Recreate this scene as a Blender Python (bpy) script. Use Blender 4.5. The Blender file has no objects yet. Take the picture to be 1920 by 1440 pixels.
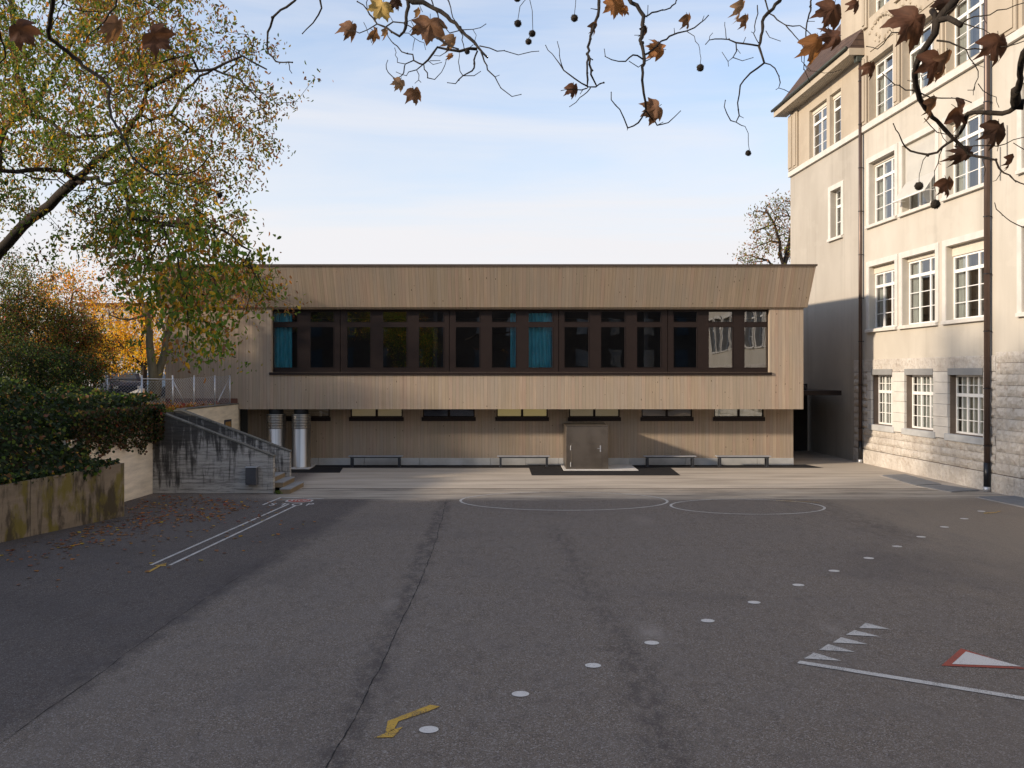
import bpy, math, random
import numpy as np
from mathutils import Matrix, Vector
R = math.radians
rnd = random.Random(7)
S = bpy.context.scene
C = S.collection

# ------------------------------------------------------------ camera
CH = 3.9; F = 1850.0; HY = 701.0
cd = bpy.data.cameras.new('camera'); cam = bpy.data.objects.new('camera', cd); C.objects.link(cam)
cam.location = (0, 0, CH); cam.rotation_euler = (R(90), 0, 0)
cd.sensor_width = 36; cd.lens = F/1920*36; cd.shift_y = -(720-HY)/1920; cd.clip_end = 3000; cd.clip_start = 0.1
S.camera = cam

# ------------------------------------------------------------ sun, sky, exposure
EL = R(17.0); AZ = R(22)
L = Vector((math.cos(AZ)*math.cos(EL), math.sin(AZ)*math.cos(EL), -math.sin(EL)))   # travel direction of sunlight
sd = bpy.data.lights.new('sun', 'SUN'); sun = bpy.data.objects.new('sun', sd); C.objects.link(sun)
sd.energy = 3.9; sd.angle = R(2.6); sd.color = (1.0, 0.84, 0.66)
sun.rotation_euler = L.to_track_quat('-Z', 'Y').to_euler(); sun.location = (-60, -20, 40)
W = bpy.data.worlds.new('World'); S.world = W; W.use_nodes = True
nt = W.node_tree; nt.nodes.clear()
def wn(t, **k):
    n = nt.nodes.new(t)
    for a, b in k.items(): setattr(n, a, b)
    return n
sky = wn('ShaderNodeTexSky', sky_type='NISHITA', sun_disc=False, sun_elevation=EL, sun_rotation=R(248))
sky.air_density = 1.0; sky.dust_density = 0.6; sky.ozone_density = 1.5
tc = wn('ShaderNodeTexCoord'); sep = wn('ShaderNodeSeparateXYZ'); nt.links.new(tc.outputs['Generated'], sep.inputs[0])
mp = wn('ShaderNodeMapping'); mp.inputs['Scale'].default_value = (1.0, 1.0, 7.0); mp.inputs['Rotation'].default_value = (0, R(4), 0)
nt.links.new(tc.outputs['Generated'], mp.inputs[0])
nz = wn('ShaderNodeTexNoise'); nz.inputs['Scale'].default_value = 1.7; nz.inputs['Detail'].default_value = 8; nz.inputs['Roughness'].default_value = .55; nz.inputs['Distortion'].default_value = .6
nt.links.new(mp.outputs[0], nz.inputs['Vector'])
cr = wn('ShaderNodeValToRGB'); cr.color_ramp.elements[0].position = .36; cr.color_ramp.elements[1].position = .70
cr.color_ramp.elements[0].color = (0, 0, 0, 1); cr.color_ramp.elements[1].color = (.5, .5, .5, 1)
nt.links.new(nz.outputs['Fac'], cr.inputs[0])
hz = wn('ShaderNodeValToRGB')          # thin cirrus veil, denser towards the horizon
hz.color_ramp.elements[0].position = 0.0; hz.color_ramp.elements[0].color = (1, 1, 1, 1)
hz.color_ramp.elements[1].position = .62; hz.color_ramp.elements[1].color = (.2, .2, .2, 1)
for p, v in ((.07, .95), (.14, .78), (.22, .50), (.30, .24), (.38, .12)):
    e = hz.color_ramp.elements.new(p); e.color = (v, v, v, 1)
nt.links.new(sep.outputs['Z'], hz.inputs[0])
mx = wn('ShaderNodeMath', operation='MAXIMUM'); ad = wn('ShaderNodeMath', operation='MULTIPLY_ADD'); ad.use_clamp = True
nt.links.new(cr.outputs[0], ad.inputs[0]); ad.inputs[1].default_value = .9; nt.links.new(hz.outputs[0], ad.inputs[2])
mix = wn('ShaderNodeMix', data_type='RGBA'); nt.links.new(ad.outputs[0], mix.inputs['Factor'])
boost = wn('ShaderNodeMix', data_type='RGBA', blend_type='MULTIPLY'); boost.inputs['Factor'].default_value = 1
nt.links.new(sky.outputs[0], boost.inputs['A']); boost.inputs['B'].default_value = (1.45, 1.72, 2.0, 1)
nt.links.new(boost.outputs['Result'], mix.inputs['A']); mix.inputs['B'].default_value = (6.7, 6.65, 6.85, 1)
bg = wn('ShaderNodeBackground'); bg.inputs['Strength'].default_value = 0.1
nt.links.new(mix.outputs['Result'], bg.inputs[0])
wo = wn('ShaderNodeOutputWorld'); nt.links.new(bg.outputs[0], wo.inputs[0])
S.view_settings.view_transform = 'Standard'; S.view_settings.look = 'None'; S.view_settings.exposure = 0.42; S.view_settings.gamma = 1
S.cycles.max_bounces = 8; S.cycles.transparent_max_bounces = 12

# ------------------------------------------------------------ helpers
def G(x, y):                       # photo pixel on the yard -> ground point
    Y = F*CH/(y-HY); return ((x-960)/F*Y, Y)
def P(x, y, Y): return Vector(((x-960)/F*Y, Y, CH-(y-HY)/F*Y))

def mtx(o): return Matrix.LocRotScale(o.location, o.rotation_euler, None)
def tag(o, label=None, cat=None, group=None, kind=None):
    if label: o['label'] = label
    if cat: o['category'] = cat
    if group: o['group'] = group
    if kind: o['kind'] = kind
    return o
def thing(name, label, cat, loc=(0, 0, 0), rotz=0, group=None):
    o = bpy.data.objects.new(name, None); C.objects.link(o); o.empty_display_size = .3
    o.location = loc; o.rotation_euler = (0, 0, rotz)
    return tag(o, label, cat, group)
def copy_tree(o, parent=None):
    kids = [c for c in C.objects if c.parent == o]
    c = o.copy(); C.objects.link(c); c.parent = parent
    for k in kids: copy_tree(k, c)
    return c

class MB:
    def __init__(s): s.v = []; s.f = []; s.c = []
    def add(s, vs, fs, col=None):
        n = len(s.v); s.v += [tuple(v) for v in vs]; s.f += [tuple(i+n for i in f) for f in fs]
        if col is not None: s.c += [col]*len(fs)
        return s
    def box(s, x0, x1, y0, y1, z0, z1):
        if x0 > x1: x0, x1 = x1, x0
        if y0 > y1: y0, y1 = y1, y0
        return s.add([(x0,y0,z0),(x1,y0,z0),(x1,y1,z0),(x0,y1,z0),(x0,y0,z1),(x1,y0,z1),(x1,y1,z1),(x0,y1,z1)],
              [(0,3,2,1),(4,5,6,7),(0,1,5,4),(1,2,6,5),(2,3,7,6),(3,0,4,7)])
    def bbox(s, x0, x1, y0, y1, z0, z1, b=.01):     # box with chamfered vertical and top edges
        p = [(x0+b,y0),(x1-b,y0),(x1,y0+b),(x1,y1-b),(x1-b,y1),(x0+b,y1),(x0,y1-b),(x0,y0+b)]
        q = [(x0+2*b,y0+b),(x1-2*b,y0+b),(x1-b,y0+2*b),(x1-b,y1-2*b),(x1-2*b,y1-b),(x0+2*b,y1-b),(x0+b,y1-2*b),(x0+b,y0+2*b)]
        vs = [(a, c, z0) for a, c in p]+[(a, c, z1-b) for a, c in p]+[(a, c, z1) for a, c in q]
        fs = [tuple(range(7,-1,-1)), tuple(range(16,24))]
        for k in (0, 8):
            fs += [(k+i, k+(i+1)%8, k+8+(i+1)%8, k+8+i) for i in range(8)]
        return s.add(vs, fs)
    def quad(s, *p): return s.add(p, [tuple(range(len(p)))])
    def prism(s, poly, z0, z1):
        n = len(poly); a = sum(poly[i][0]*poly[(i+1)%n][1]-poly[(i+1)%n][0]*poly[i][1] for i in range(n))
        if a < 0: poly = poly[::-1]
        vs = [(p[0], p[1], z0) for p in poly]+[(p[0], p[1], z1) for p in poly]
        return s.add(vs, [tuple(range(n-1,-1,-1)), tuple(range(n, 2*n))]+[(i,(i+1)%n,n+(i+1)%n,n+i) for i in range(n)])
    def xprism(s, poly, y0, y1):                     # polygon in x,z extruded along y
        n = len(poly); a = sum(poly[i][0]*poly[(i+1)%n][1]-poly[(i+1)%n][0]*poly[i][1] for i in range(n))
        if a < 0: poly = poly[::-1]
        vs = [(p[0], y0, p[1]) for p in poly]+[(p[0], y1, p[1]) for p in poly]
        return s.add(vs, [tuple(range(n)), tuple(range(2*n-1, n-1, -1))]+[((i+1)%n,i,n+i,n+(i+1)%n) for i in range(n)])
    def tube(s, pts, rad, n=6, cap=True):
        pts = [Vector(p) for p in pts]; m = len(pts)
        if not hasattr(rad, '__len__'): rad = [rad]*m
        up = None; vs = []
        for i, p in enumerate(pts):
            d = (pts[min(i+1, m-1)]-pts[max(i-1, 0)]); d = d.normalized() if d.length > 1e-9 else Vector((0,0,1))
            if up is None: up = d.orthogonal().normalized()
            u = (up-d*up.dot(d)); u = u.normalized() if u.length > 1e-6 else d.orthogonal().normalized(); up = u
            w = d.cross(u)
            for k in range(n):
                a = 2*math.pi*k/n; vs.append(p+(u*math.cos(a)+w*math.sin(a))*rad[i])
        fs = [(i*n+k, i*n+(k+1)%n, (i+1)*n+(k+1)%n, (i+1)*n+k) for i in range(m-1) for k in range(n)]
        if cap: fs += [tuple(range(n-1,-1,-1)), tuple(range((m-1)*n, m*n))]
        return s.add(vs, fs)
    def lathe(s, prof, cx, cy, n=32):
        m = len(prof)
        vs = [(cx+r*math.cos(2*math.pi*k/n), cy+r*math.sin(2*math.pi*k/n), z) for r, z in prof for k in range(n)]
        fs = [(i*n+k, i*n+(k+1)%n, (i+1)*n+(k+1)%n, (i+1)*n+k) for i in range(m-1) for k in range(n)]
        fs += [tuple(range(n-1,-1,-1)), tuple(range((m-1)*n, m*n))]
        return s.add(vs, fs)
    def ball(s, c, r, a=6, b=8, jit=0):
        vs = [(c[0], c[1], c[2]-r)]
        for i in range(1, a):
            t = math.pi*i/a
            for k in range(b):
                q = r*(1+rnd.uniform(-jit, jit)); ph = 2*math.pi*k/b
                vs.append((c[0]+q*math.sin(t)*math.cos(ph), c[1]+q*math.sin(t)*math.sin(ph), c[2]-q*math.cos(t)))
        vs.append((c[0], c[1], c[2]+r)); e = len(vs)-1
        fs = [(0, 1+(k+1)%b, 1+k) for k in range(b)]
        for i in range(a-2):
            fs += [(1+i*b+k, 1+i*b+(k+1)%b, 1+(i+1)*b+(k+1)%b, 1+(i+1)*b+k) for k in range(b)]
        fs += [(e, 1+(a-2)*b+k, 1+(a-2)*b+(k+1)%b) for k in range(b)]
        return s.add(vs, fs)
    def build(s, name, mat, parent=None, local=False, smooth=False, origin=None):
        v = np.array(s.v, dtype=float).reshape(-1, 3)
        if parent is not None and not local:
            M = np.array(mtx_chain(parent).inverted()); v = v@M[:3,:3].T+M[:3,3]
        if origin is not None: v = v-np.array(origin)
        me = bpy.data.meshes.new(name); me.from_pydata(v.tolist(), [], s.f); 
        if s.c:
            at = me.color_attributes.new('Col', 'FLOAT_COLOR', 'CORNER')
            n = np.array([len(f) for f in s.f]); cc = np.repeat(np.array([(*c, 1) for c in s.c], dtype=np.float32), n, axis=0)
            at.data.foreach_set('color', cc.ravel())
        if mat: me.materials.append(mat)
        if smooth: me.polygons.foreach_set('use_smooth', [True]*len(me.polygons))
        me.update()
        o = bpy.data.objects.new(name, me); C.objects.link(o)
        if parent is not None: o.parent = parent
        if origin is not None: o.location = origin
        return o
def mtx_chain(o):
    m = mtx(o)
    while o.parent is not None:
        o = o.parent; m = mtx(o)@m
    return m
def panel(mb, u0, u1, z0, z1, ops, y, d):
    """front wall sheet at depth y (x = along, y = inwards) with openings, reveals d deep"""
    us = sorted({u0, u1, *[a for o in ops for a in (o[0], o[1])]}); zs = sorted({z0, z1, *[a for o in ops for a in (o[2], o[3])]})
    us = [a for a in us if u0 <= a <= u1]; zs = [a for a in zs if z0 <= a <= z1]
    for i in range(len(us)-1):
        for j in range(len(zs)-1):
            cu, cz = (us[i]+us[i+1])/2, (zs[j]+zs[j+1])/2
            if any(o[0] < cu < o[1] and o[2] < cz < o[3] for o in ops): continue
            mb.quad((us[i], y, zs[j]), (us[i+1], y, zs[j]), (us[i+1], y, zs[j+1]), (us[i], y, zs[j+1]))
    for a, b, c, e in ops:
        mb.quad((a, y, c), (a, y, e), (a, y+d, e), (a, y+d, c))
        mb.quad((b, y, c), (b, y+d, c), (b, y+d, e), (b, y, e))
        mb.quad((a, y, c), (a, y+d, c), (b, y+d, c), (b, y, c))
        mb.quad((a, y, e), (b, y, e), (b, y+d, e), (a, y+d, e))
    return mb

# ------------------------------------------------------------ materials
class NT:
    def __init__(s, name):
        s.m = bpy.data.materials.new(name); s.m.use_nodes = True; s.t = s.m.node_tree; s.b = s.t.nodes['Principled BSDF']; s.out = s.t.nodes['Material Output']
        s.geo = s.n('ShaderNodeNewGeometry'); s.pos = s.geo.outputs['Position']
    def n(s, t, **k):
        q = s.t.nodes.new(t)
        for a, b in k.items(): setattr(q, a, b)
        return q
    def l(s, a, b): s.t.links.new(a, b)
    def put(s, inp, v):
        if hasattr(v, 'is_linked') or hasattr(v, 'links'): s.l(v, inp)
        else: inp.default_value = v
    def math(s, op, a, b=0.0, c=0.0, clamp=False):
        q = s.n('ShaderNodeMath', operation=op); q.use_clamp = clamp
        s.put(q.inputs[0], a); s.put(q.inputs[1], b); s.put(q.inputs[2], c); return q.outputs[0]
    def map(s, vec, scale=(1,1,1), loc=(0,0,0), rot=(0,0,0)):
        q = s.n('ShaderNodeMapping'); s.l(vec, q.inputs[0]); q.inputs['Scale'].default_value = scale; q.inputs['Location'].default_value = loc; q.inputs['Rotation'].default_value = rot
        return q.outputs[0]
    def noise(s, vec, scale, detail=4, rough=.55, dist=0):
        q = s.n('ShaderNodeTexNoise'); s.l(vec, q.inputs['Vector']); q.inputs['Scale'].default_value = scale; q.inputs['Detail'].default_value = detail
        q.inputs['Roughness'].default_value = rough; q.inputs['Distortion'].default_value = dist; return q.outputs['Fac']
    def voro(s, vec, scale, feat='F1', out='Distance'):
        q = s.n('ShaderNodeTexVoronoi', feature=feat); s.l(vec, q.inputs['Vector']); q.inputs['Scale'].default_value = scale; return q.outputs[out]
    def ramp(s, fac, *st):
        q = s.n('ShaderNodeValToRGB'); e = q.color_ramp.elements
        for i, (p, c) in enumerate(st):
            if not hasattr(c, '__len__'): c = (c, c, c)
            if i < 2: e[i].position = p; e[i].color = (*c, 1)
            else: k = e.new(p); k.color = (*c, 1)
        s.l(fac, q.inputs[0]); return q.outputs[0]
    def step(s, v, a, b):            # smoothstep a..b -> 0..1
        q = s.n('ShaderNodeMapRange', interpolation_type='SMOOTHSTEP'); s.put(q.inputs[0], v); q.inputs[1].default_value = a; q.inputs[2].default_value = b; return q.outputs[0]
    def mix(s, f, a, b, mode='MIX'):
        q = s.n('ShaderNodeMix', data_type='RGBA', blend_type=mode); s.put(q.inputs['Factor'], f)
        for i, v in (('A', a), ('B', b)):
            if isinstance(v, tuple): v = (*v[:3], 1)
            s.put(q.inputs[i], v)
        return q.outputs['Result']
    def sep(s, v=None):
        q = s.n('ShaderNodeSeparateXYZ'); s.l(v or s.pos, q.inputs[0]); return q.outputs
    def comb(s, x, y, z):
        q = s.n('ShaderNodeCombineXYZ'); s.put(q.inputs[0], x); s.put(q.inputs[1], y); s.put(q.inputs[2], z); return q.outputs[0]
    def bump(s, h, st=.3, d=.02):
        q = s.n('ShaderNodeBump'); q.inputs['Strength'].default_value = st; q.inputs['Distance'].default_value = d; s.l(h, q.inputs['Height']); s.l(q.outputs[0], s.b.inputs['Normal'])
    def fin(s, col, rough=.8, metal=0, spec=.3):
        if isinstance(col, tuple): col = (*col[:3], 1)
        s.put(s.b.inputs['Base Color'], col); s.put(s.b.inputs['Roughness'], rough); s.b.inputs['Metallic'].default_value = metal; s.b.inputs['Specular IOR Level'].default_value = spec
        return s.m

def m_plain(name, col, rough=.7, metal=0, spec=.3, var=.12, scale=3, bump=0):
    n = NT(name); f = n.noise(n.pos, scale, 5)
    c = n.ramp(f, (.3, tuple(a*(1-var) for a in col)), (.7, tuple(min(1, a*(1+var)) for a in col)))
    if bump: n.bump(n.noise(n.pos, 90, 3), bump, .004)
    return n.fin(c, rough, metal, spec)

def m_wood(name, k=1.38, warm=1.0):
    n = NT(name); x, y, z = n.sep()[:3]
    ny_ = n.sep(n.geo.outputs['True Normal'])[1]; sel = n.math('GREATER_THAN', n.math('ABSOLUTE', ny_), .6)
    u = n.math('ADD', n.math('MULTIPLY', x, sel), n.math('MULTIPLY', y, n.math('SUBTRACT', 1, sel))); w = n.math('DIVIDE', u, .145)
    idx = n.math('FLOOR', w); fr = n.math('FRACT', w)
    wnz = n.n('ShaderNodeTexWhiteNoise', noise_dimensions='1D'); n.l(idx, wnz.inputs['W']); rv = wnz.outputs['Value']
    pv = n.comb(n.math('ADD', u, n.math('MULTIPLY', rv, 37.)), n.math('MULTIPLY', rv, 11.), z)
    grain = n.noise(n.map(pv, (26, 26, .55)), 1.0, 5, .6, .5)
    grain2 = n.noise(n.map(pv, (75, 75, 1.2)), 1.0, 2, .6)
    big = n.noise(n.map(n.pos, (.5, .5, .35)), 1.0, 4)
    base = n.ramp(rv, (0, (.250*k, .200*k, .142*k)), (.3, (.292*k, .226*k, .162*k)), (.55, (.268*k, .218*k, .168*k)), (.8, (.285*k, .208*k, .155*k)), (1, (.325*k, .255*k, .186*k)))
    c = n.mix(n.math('MULTIPLY', n.step(grain, .42, .68), .42), base, (.155*k, .108*k, .072*k))
    c = n.mix(n.math('MULTIPLY', n.step(grain2, .5, .75), .28), c, (.40*k, .34*k, .26*k))
    c = n.mix(n.math('MULTIPLY', n.step(big, .38, .65), .38), c, (.215*k, .190*k, .155*k))     # grey weathering
    kv = n.voro(n.map(pv, (6.5, 6.5, 2.6)), 1.0); kr = n.voro(n.map(pv, (6.5, 6.5, 2.6)), 1.0, out='Color')
    ks = n.sep(kr)[0]; knot = n.math('MULTIPLY', n.math('LESS_THAN', kv, .12), n.math('GREATER_THAN', ks, .6))
    halo = n.math('MULTIPLY', n.math('SUBTRACT', 1, n.step(kv, .08, .22)), n.math('GREATER_THAN', ks, .6))
    c = n.mix(n.math('MULTIPLY', halo, .35), c, (.42*k, .33*k, .22*k)); c = n.mix(n.math('MULTIPLY', knot, .75), c, (.06, .04, .028))
    gap = n.math('MAXIMUM', n.math('LESS_THAN', fr, .045), n.math('GREATER_THAN', fr, .965))
    c = n.mix(n.math('MULTIPLY', gap, .42), c, (.07, .052, .038))
    n.bump(n.math('SUBTRACT', n.math('MULTIPLY', grain, .3), gap), .5, .006)
    return n.fin(c, .82, 0, .2)
M = {}
M['wood'] = m_wood('weathered_spruce'); 
M['frame'] = m_plain('dark_brown_metal', (.018, .0105, .0085), .5, 0, .25, .1)
M['cap'] = m_plain('brown_sheet_metal', (.085, .062, .046), .45, .4, .5)
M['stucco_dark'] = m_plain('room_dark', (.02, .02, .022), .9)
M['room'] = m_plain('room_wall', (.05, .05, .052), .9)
M['black_asphalt'] = m_plain('black_asphalt', (.018, .017, .018), .9, 0, .2, .25, 6, .4)
M['pad'] = m_plain('pale_concrete', (.62, .60, .57), .8, 0, .3, .1, 4)
M['plinth'] = m_plain('plinth_concrete', (.43, .43, .42), .8, 0, .3, .16, 1.6, .2)
M['bench_top'] = m_plain('weathered_grey_slat', (.30, .30, .31), .7, 0, .3, .15, 5)
M['dark_steel'] = m_plain('dark_steel', (.035, .038, .045), .45, .3, .5)
M['galv'] = m_plain('galvanised_steel', (.52, .53, .55), .42, .65, .5, .12, 12)
M['white_frame'] = m_plain('white_window_paint', (.80, .78, .74), .5, 0, .4, .04)
M['stone_white'] = m_plain('pale_limestone', (.60, .565, .51), .85, 0, .3, .09, 2.2, .25)
M['blind_grey'] = m_plain('grey_blind_box', (.26, .26, .255), .6, 0, .3, .06)
M['blind_cream'] = m_plain('cream_blind_box', (.62, .56, .46), .7, 0, .3, .06)
M['awning'] = m_plain('white_awning_cloth', (.80, .77, .70), .8, 0, .2, .04)
def addtrans(m, col, f):
    t = m.node_tree; b = t.nodes['Principled BSDF']; s = t.nodes.new('ShaderNodeBsdfTranslucent'); s.inputs[0].default_value = (*col, 1); x = t.nodes.new('ShaderNodeMixShader'); x.inputs[0].default_value = f
    t.links.new(b.outputs[0], x.inputs[1]); t.links.new(s.outputs[0], x.inputs[2]); t.links.new(x.outputs[0], t.nodes['Material Output'].inputs[0])
addtrans(M['awning'], (.85, .82, .74), .45)
M['pipe'] = m_plain('brown_downpipe', (.115, .078, .062), .40, .5, .5)
M['pipe_dark'] = m_plain('dark_pipe_base', (.012, .012, .014), .35, .2, .5)
M['copper'] = m_plain('weathered_copper', (.06, .068, .058), .6, .4, .4)
M['grate'] = m_plain('blue_grey_slab', (.175, .185, .20), .6, .2, .4, .12, 3)
M['kerbstone'] = m_plain('kerb_stone', (.34, .31, .28), .85, 0, .3, .15, 5, .3)
M['poster'] = m_plain('poster_dark', (.03, .04, .07), .4, 0, .4)
M['poster_b'] = m_plain('poster_ochre', (.28, .17, .06), .4, 0, .4, .3, 8)
M['mailbox'] = m_plain('grey_metal_box', (.12, .125, .14), .35, .5, .5)
M['terracotta'] = m_plain('red_brown_base', (.14, .065, .045), .8, 0, .2, .15)
M['carpaint'] = m_plain('navy_car_paint', (.02, .03, .06), .25, .3, .6)
M['rubber'] = m_plain('black_rubber', (.012, .012, .012), .8)
M['far_wall'] = m_plain('far_pale_render', (.58, .54, .50), .9)
M['brickdark'] = m_plain('dark_brown_render', (.06, .05, .042), .9, 0, .2, .2, .6)
M['yel_frame'] = m_plain('soffit_panel', (.07, .055, .045), .8)

def m_lit(name, col, e):
    n = NT(name); n.fin(col, .8); n.b.inputs['Emission Color'].default_value = (*col, 1); n.b.inputs['Emission Strength'].default_value = e
    return n.m
M['blind_y'] = m_lit('lit_yellow_blind', (.44, .34, .13), .34)
M['blind_b'] = m_lit('lit_beige_blind', (.36, .28, .15), .22)
M['blind_d'] = m_lit('lit_dim_blind', (.16, .12, .08), .10)
M['blind_g'] = m_lit('lit_green_grey_blind', (.24, .23, .16), .16)
M['blind_k'] = m_lit('unlit_blind', (.02, .02, .024), .0)

def m_glass(name, boost=1.0, base=.0, tint=(.9, .93, .95), rough=0.0, bumpy=0):
    n = NT(name); t = n.t; t.nodes.remove(n.b)
    fr = n.n('ShaderNodeFresnel'); fr.inputs['IOR'].default_value = 1.5
    f = n.math('ADD', n.math('MULTIPLY', fr.outputs[0], boost), base, clamp=True)
    tr = n.n('ShaderNodeBsdfTransparent'); tr.inputs[0].default_value = (*tint, 1); gl = n.n('ShaderNodeBsdfGlossy'); gl.inputs['Roughness'].default_value = rough
    gl.inputs['Color'].default_value = (.95, .97, 1, 1)
    if bumpy:
        b = n.n('ShaderNodeBump'); b.inputs['Strength'].default_value = bumpy; b.inputs['Distance'].default_value = .05
        n.l(n.noise(n.pos, .9, 1), b.inputs['Height']); n.l(b.outputs[0], gl.inputs['Normal'])
    m = n.n('ShaderNodeMixShader'); n.l(f, m.inputs[0]); n.l(tr.outputs[0], m.inputs[1]); n.l(gl.outputs[0], m.inputs[2]); n.l(m.outputs[0], n.out.inputs[0])
    return n.m
M['glass'] = m_glass('window_glass', 3.0, .09, (.86, .88, .90), 0, .07)
M['glass_r'] = m_glass('old_window_glass', 1.7, .06, (.72, .75, .74), .01, .12)

def m_cloth(name, a, b, sc=14):
    n = NT(name); n.bump(n.noise(n.pos, 60, 3), .2, .003)
    return n.fin(n.ramp(n.noise(n.map(n.pos, (1, 1, .12)), sc, 3), (.3, a), (.7, b)), .85, 0, .1)
M['teal'] = m_cloth('teal_curtain', (.09, .55, .66), (.22, .80, .90))
M['sheer'] = m_cloth('sheer_curtain', (.36, .37, .35), (.52, .53, .50))

def m_brushed(name, a, b, rough, vert=0):
    n = NT(name); x, y, z = n.sep()[:3]
    f = n.noise(n.map(n.pos, (1.2, 1.2, 22)), 1.5, 4); g = n.noise(n.pos, 1.3, 4)
    c = n.mix(n.step(n.noise(n.map(n.pos, (4.5, 4.5, .06)), 1.0, 3, .6) if vert else g, .38, .62), a, b); n.bump(f, .05, .003)
    return n.fin(c, n.math('ADD', n.math('MULTIPLY', g, .2), rough), .95, .5)
M['steel'] = m_brushed('brushed_steel', (.34, .32, .285), (.62, .58, .52), .25, 1)
M['steel_box'] = m_brushed('tarnished_steel', (.195, .165, .135), (.235, .20, .165), .30)

def m_asphalt():
    n = NT('asphalt'); x, y, z = n.sep()[:3]
    sp = n.voro(n.pos, 64, out='Color'); sv = n.sep(sp)[0]; fine = n.noise(n.pos, 95, 4, .75); mid = n.noise(n.pos, 1.1, 6, .6); big = n.noise(n.pos, .16, 5, .55, .6)
    streak = n.noise(n.map(n.pos, (.35, 1.6, 1), rot=(0, 0, R(4))), 1.0, 6, .62)
    c = n.ramp(fine, (.34, (.040, .032, .027)), (.5, (.148, .120, .097)), (.67, (.41, .345, .292)))
    c = n.mix(n.math('MULTIPLY', n.math('GREATER_THAN', sv, .86), .46), c, (.44, .42, .41))
    c = n.mix(n.math('MULTIPLY', n.math('LESS_THAN', sv, .14), .6), c, (.05, .045, .045))
    md2 = n.noise(n.map(n.pos, (1.6, .7, 1)), 3.2, 7, .72); c = n.mix(n.math('MULTIPLY', n.step(mid, .35, .7), .35), c, (.165, .145, .134)); c = n.mix(n.math('MULTIPLY', n.step(md2, .50, .66), .32), c, (.070, .058, .054)); c = n.mix(n.math('MULTIPLY', n.step(md2, .48, .36), .22), c, (.20, .17, .15))
    c = n.mix(n.math('MULTIPLY', n.step(big, .5, .72), .45), c, (.088, .077, .075))
    c = n.mix(n.math('MULTIPLY', n.step(big, .5, .28), .35), c, (.175, .150, .132))
    # worn warm paving near the right wall
    wr = n.math('ADD', n.math('MULTIPLY', n.math('SUBTRACT', n.noise(n.map(n.pos, (1.3, .30, 1), rot=(0, 0, R(12))), 1.0, 6, .62), .5), 7.0), n.math('ADD', x, n.math('MULTIPLY', y, .06)))
    c = n.mix(n.math('MULTIPLY', n.step(wr, 8.6, 13.5), .6), c, (.27, .218, .165))
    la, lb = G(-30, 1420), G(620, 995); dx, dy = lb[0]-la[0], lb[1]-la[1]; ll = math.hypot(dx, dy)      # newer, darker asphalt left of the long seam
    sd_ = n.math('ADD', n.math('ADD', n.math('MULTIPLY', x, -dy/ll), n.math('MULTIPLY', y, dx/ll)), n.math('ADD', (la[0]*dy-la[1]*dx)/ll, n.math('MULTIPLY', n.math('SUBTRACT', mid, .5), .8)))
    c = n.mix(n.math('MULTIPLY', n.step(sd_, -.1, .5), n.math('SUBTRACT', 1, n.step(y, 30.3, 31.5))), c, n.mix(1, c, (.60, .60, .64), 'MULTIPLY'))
    # dirt stains along the old seams
    for (ax, ay), (bx, by), w, st in ((G(838, 935), G(700, 1270), .26, .50), (G(700, 1270), G(590, 1500), .26, .50), (G(430, 1090), G(60, 1345), .30, .45), (G(600, 1005), G(430, 1090), .3, .35), (G(1040, 990), G(1180, 1230), .35, .30), (G(1180, 1230), G(1290, 1500), .35, .45), (G(1500, 935), G(1700, 1010), .8, .3)):
        dx, dy = bx-ax, by-ay; ll = math.hypot(dx, dy); nx, ny = -dy/ll, dx/ll
        dd = n.math('ABSOLUTE', n.math('ADD', n.math('ADD', n.math('MULTIPLY', x, nx), n.math('MULTIPLY', y, ny)), n.math('ADD', -(ax*nx+ay*ny), n.math('MULTIPLY', n.math('SUBTRACT', mid, .5), .5))))
        tt = n.math('ADD', n.math('ADD', n.math('MULTIPLY', x, dx/ll), n.math('MULTIPLY', y, dy/ll)), -(ax*dx+ay*dy)/ll)
        inside = n.math('MULTIPLY', n.step(tt, -1.2, .6), n.math('SUBTRACT', 1, n.step(tt, ll-.6, ll+1.2)))
        f = n.math('MULTIPLY', n.math('MULTIPLY', n.math('SUBTRACT', 1, n.step(dd, .0, w*1.3)), inside), n.math('MULTIPLY', n.step(md2, .36, .60), st*1.25))
        c = n.mix(f, c, (.060, .050, .049))
    for (sx, sy_), sr, ss in ((G(1222, 1186), .30, .35), (G(1205, 975), .45, .18), (G(733, 1132), .22, .25), (G(1560, 1180), .25, .2), (G(760, 1240), .3, .12)):
        q = n.math('POWER', n.math('ADD', n.math('POWER', n.math('SUBTRACT', x, sx), 2), n.math('POWER', n.math('MULTIPLY', n.math('SUBTRACT', y, sy_), .32), 2)), .5)
        c = n.mix(n.math('MULTIPLY', n.math('MULTIPLY', n.math('SUBTRACT', 1, n.step(q, .02, sr)), n.step(md2, .3, .6)), ss*1.3), c, (.36, .32, .29))
    # older pale paving strip before the timber building, shadow edge partly painted in
    yy = n.math('ADD', y, n.math('MULTIPLY', n.math('SUBTRACT', streak, .5), 2.4))
    s1 = n.step(yy, 30.3, 31.2); s2 = n.step(y, 33.5, 33.58)
    c1 = n.ramp(n.noise(n.map(n.pos, (.3, 1.5, 1)), 1.3, 8, .68), (.32, (.15, .128, .108)), (.5, (.38, .33, .27)), (.7, (.52, .46, .38)))
    c2 = n.ramp(n.noise(n.map(n.pos, (.22, 1.2, 1)), 1.0, 7, .6), (.32, (.33, .285, .235)), (.5, (.45, .39, .32)), (.7, (.56, .49, .41)))
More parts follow.
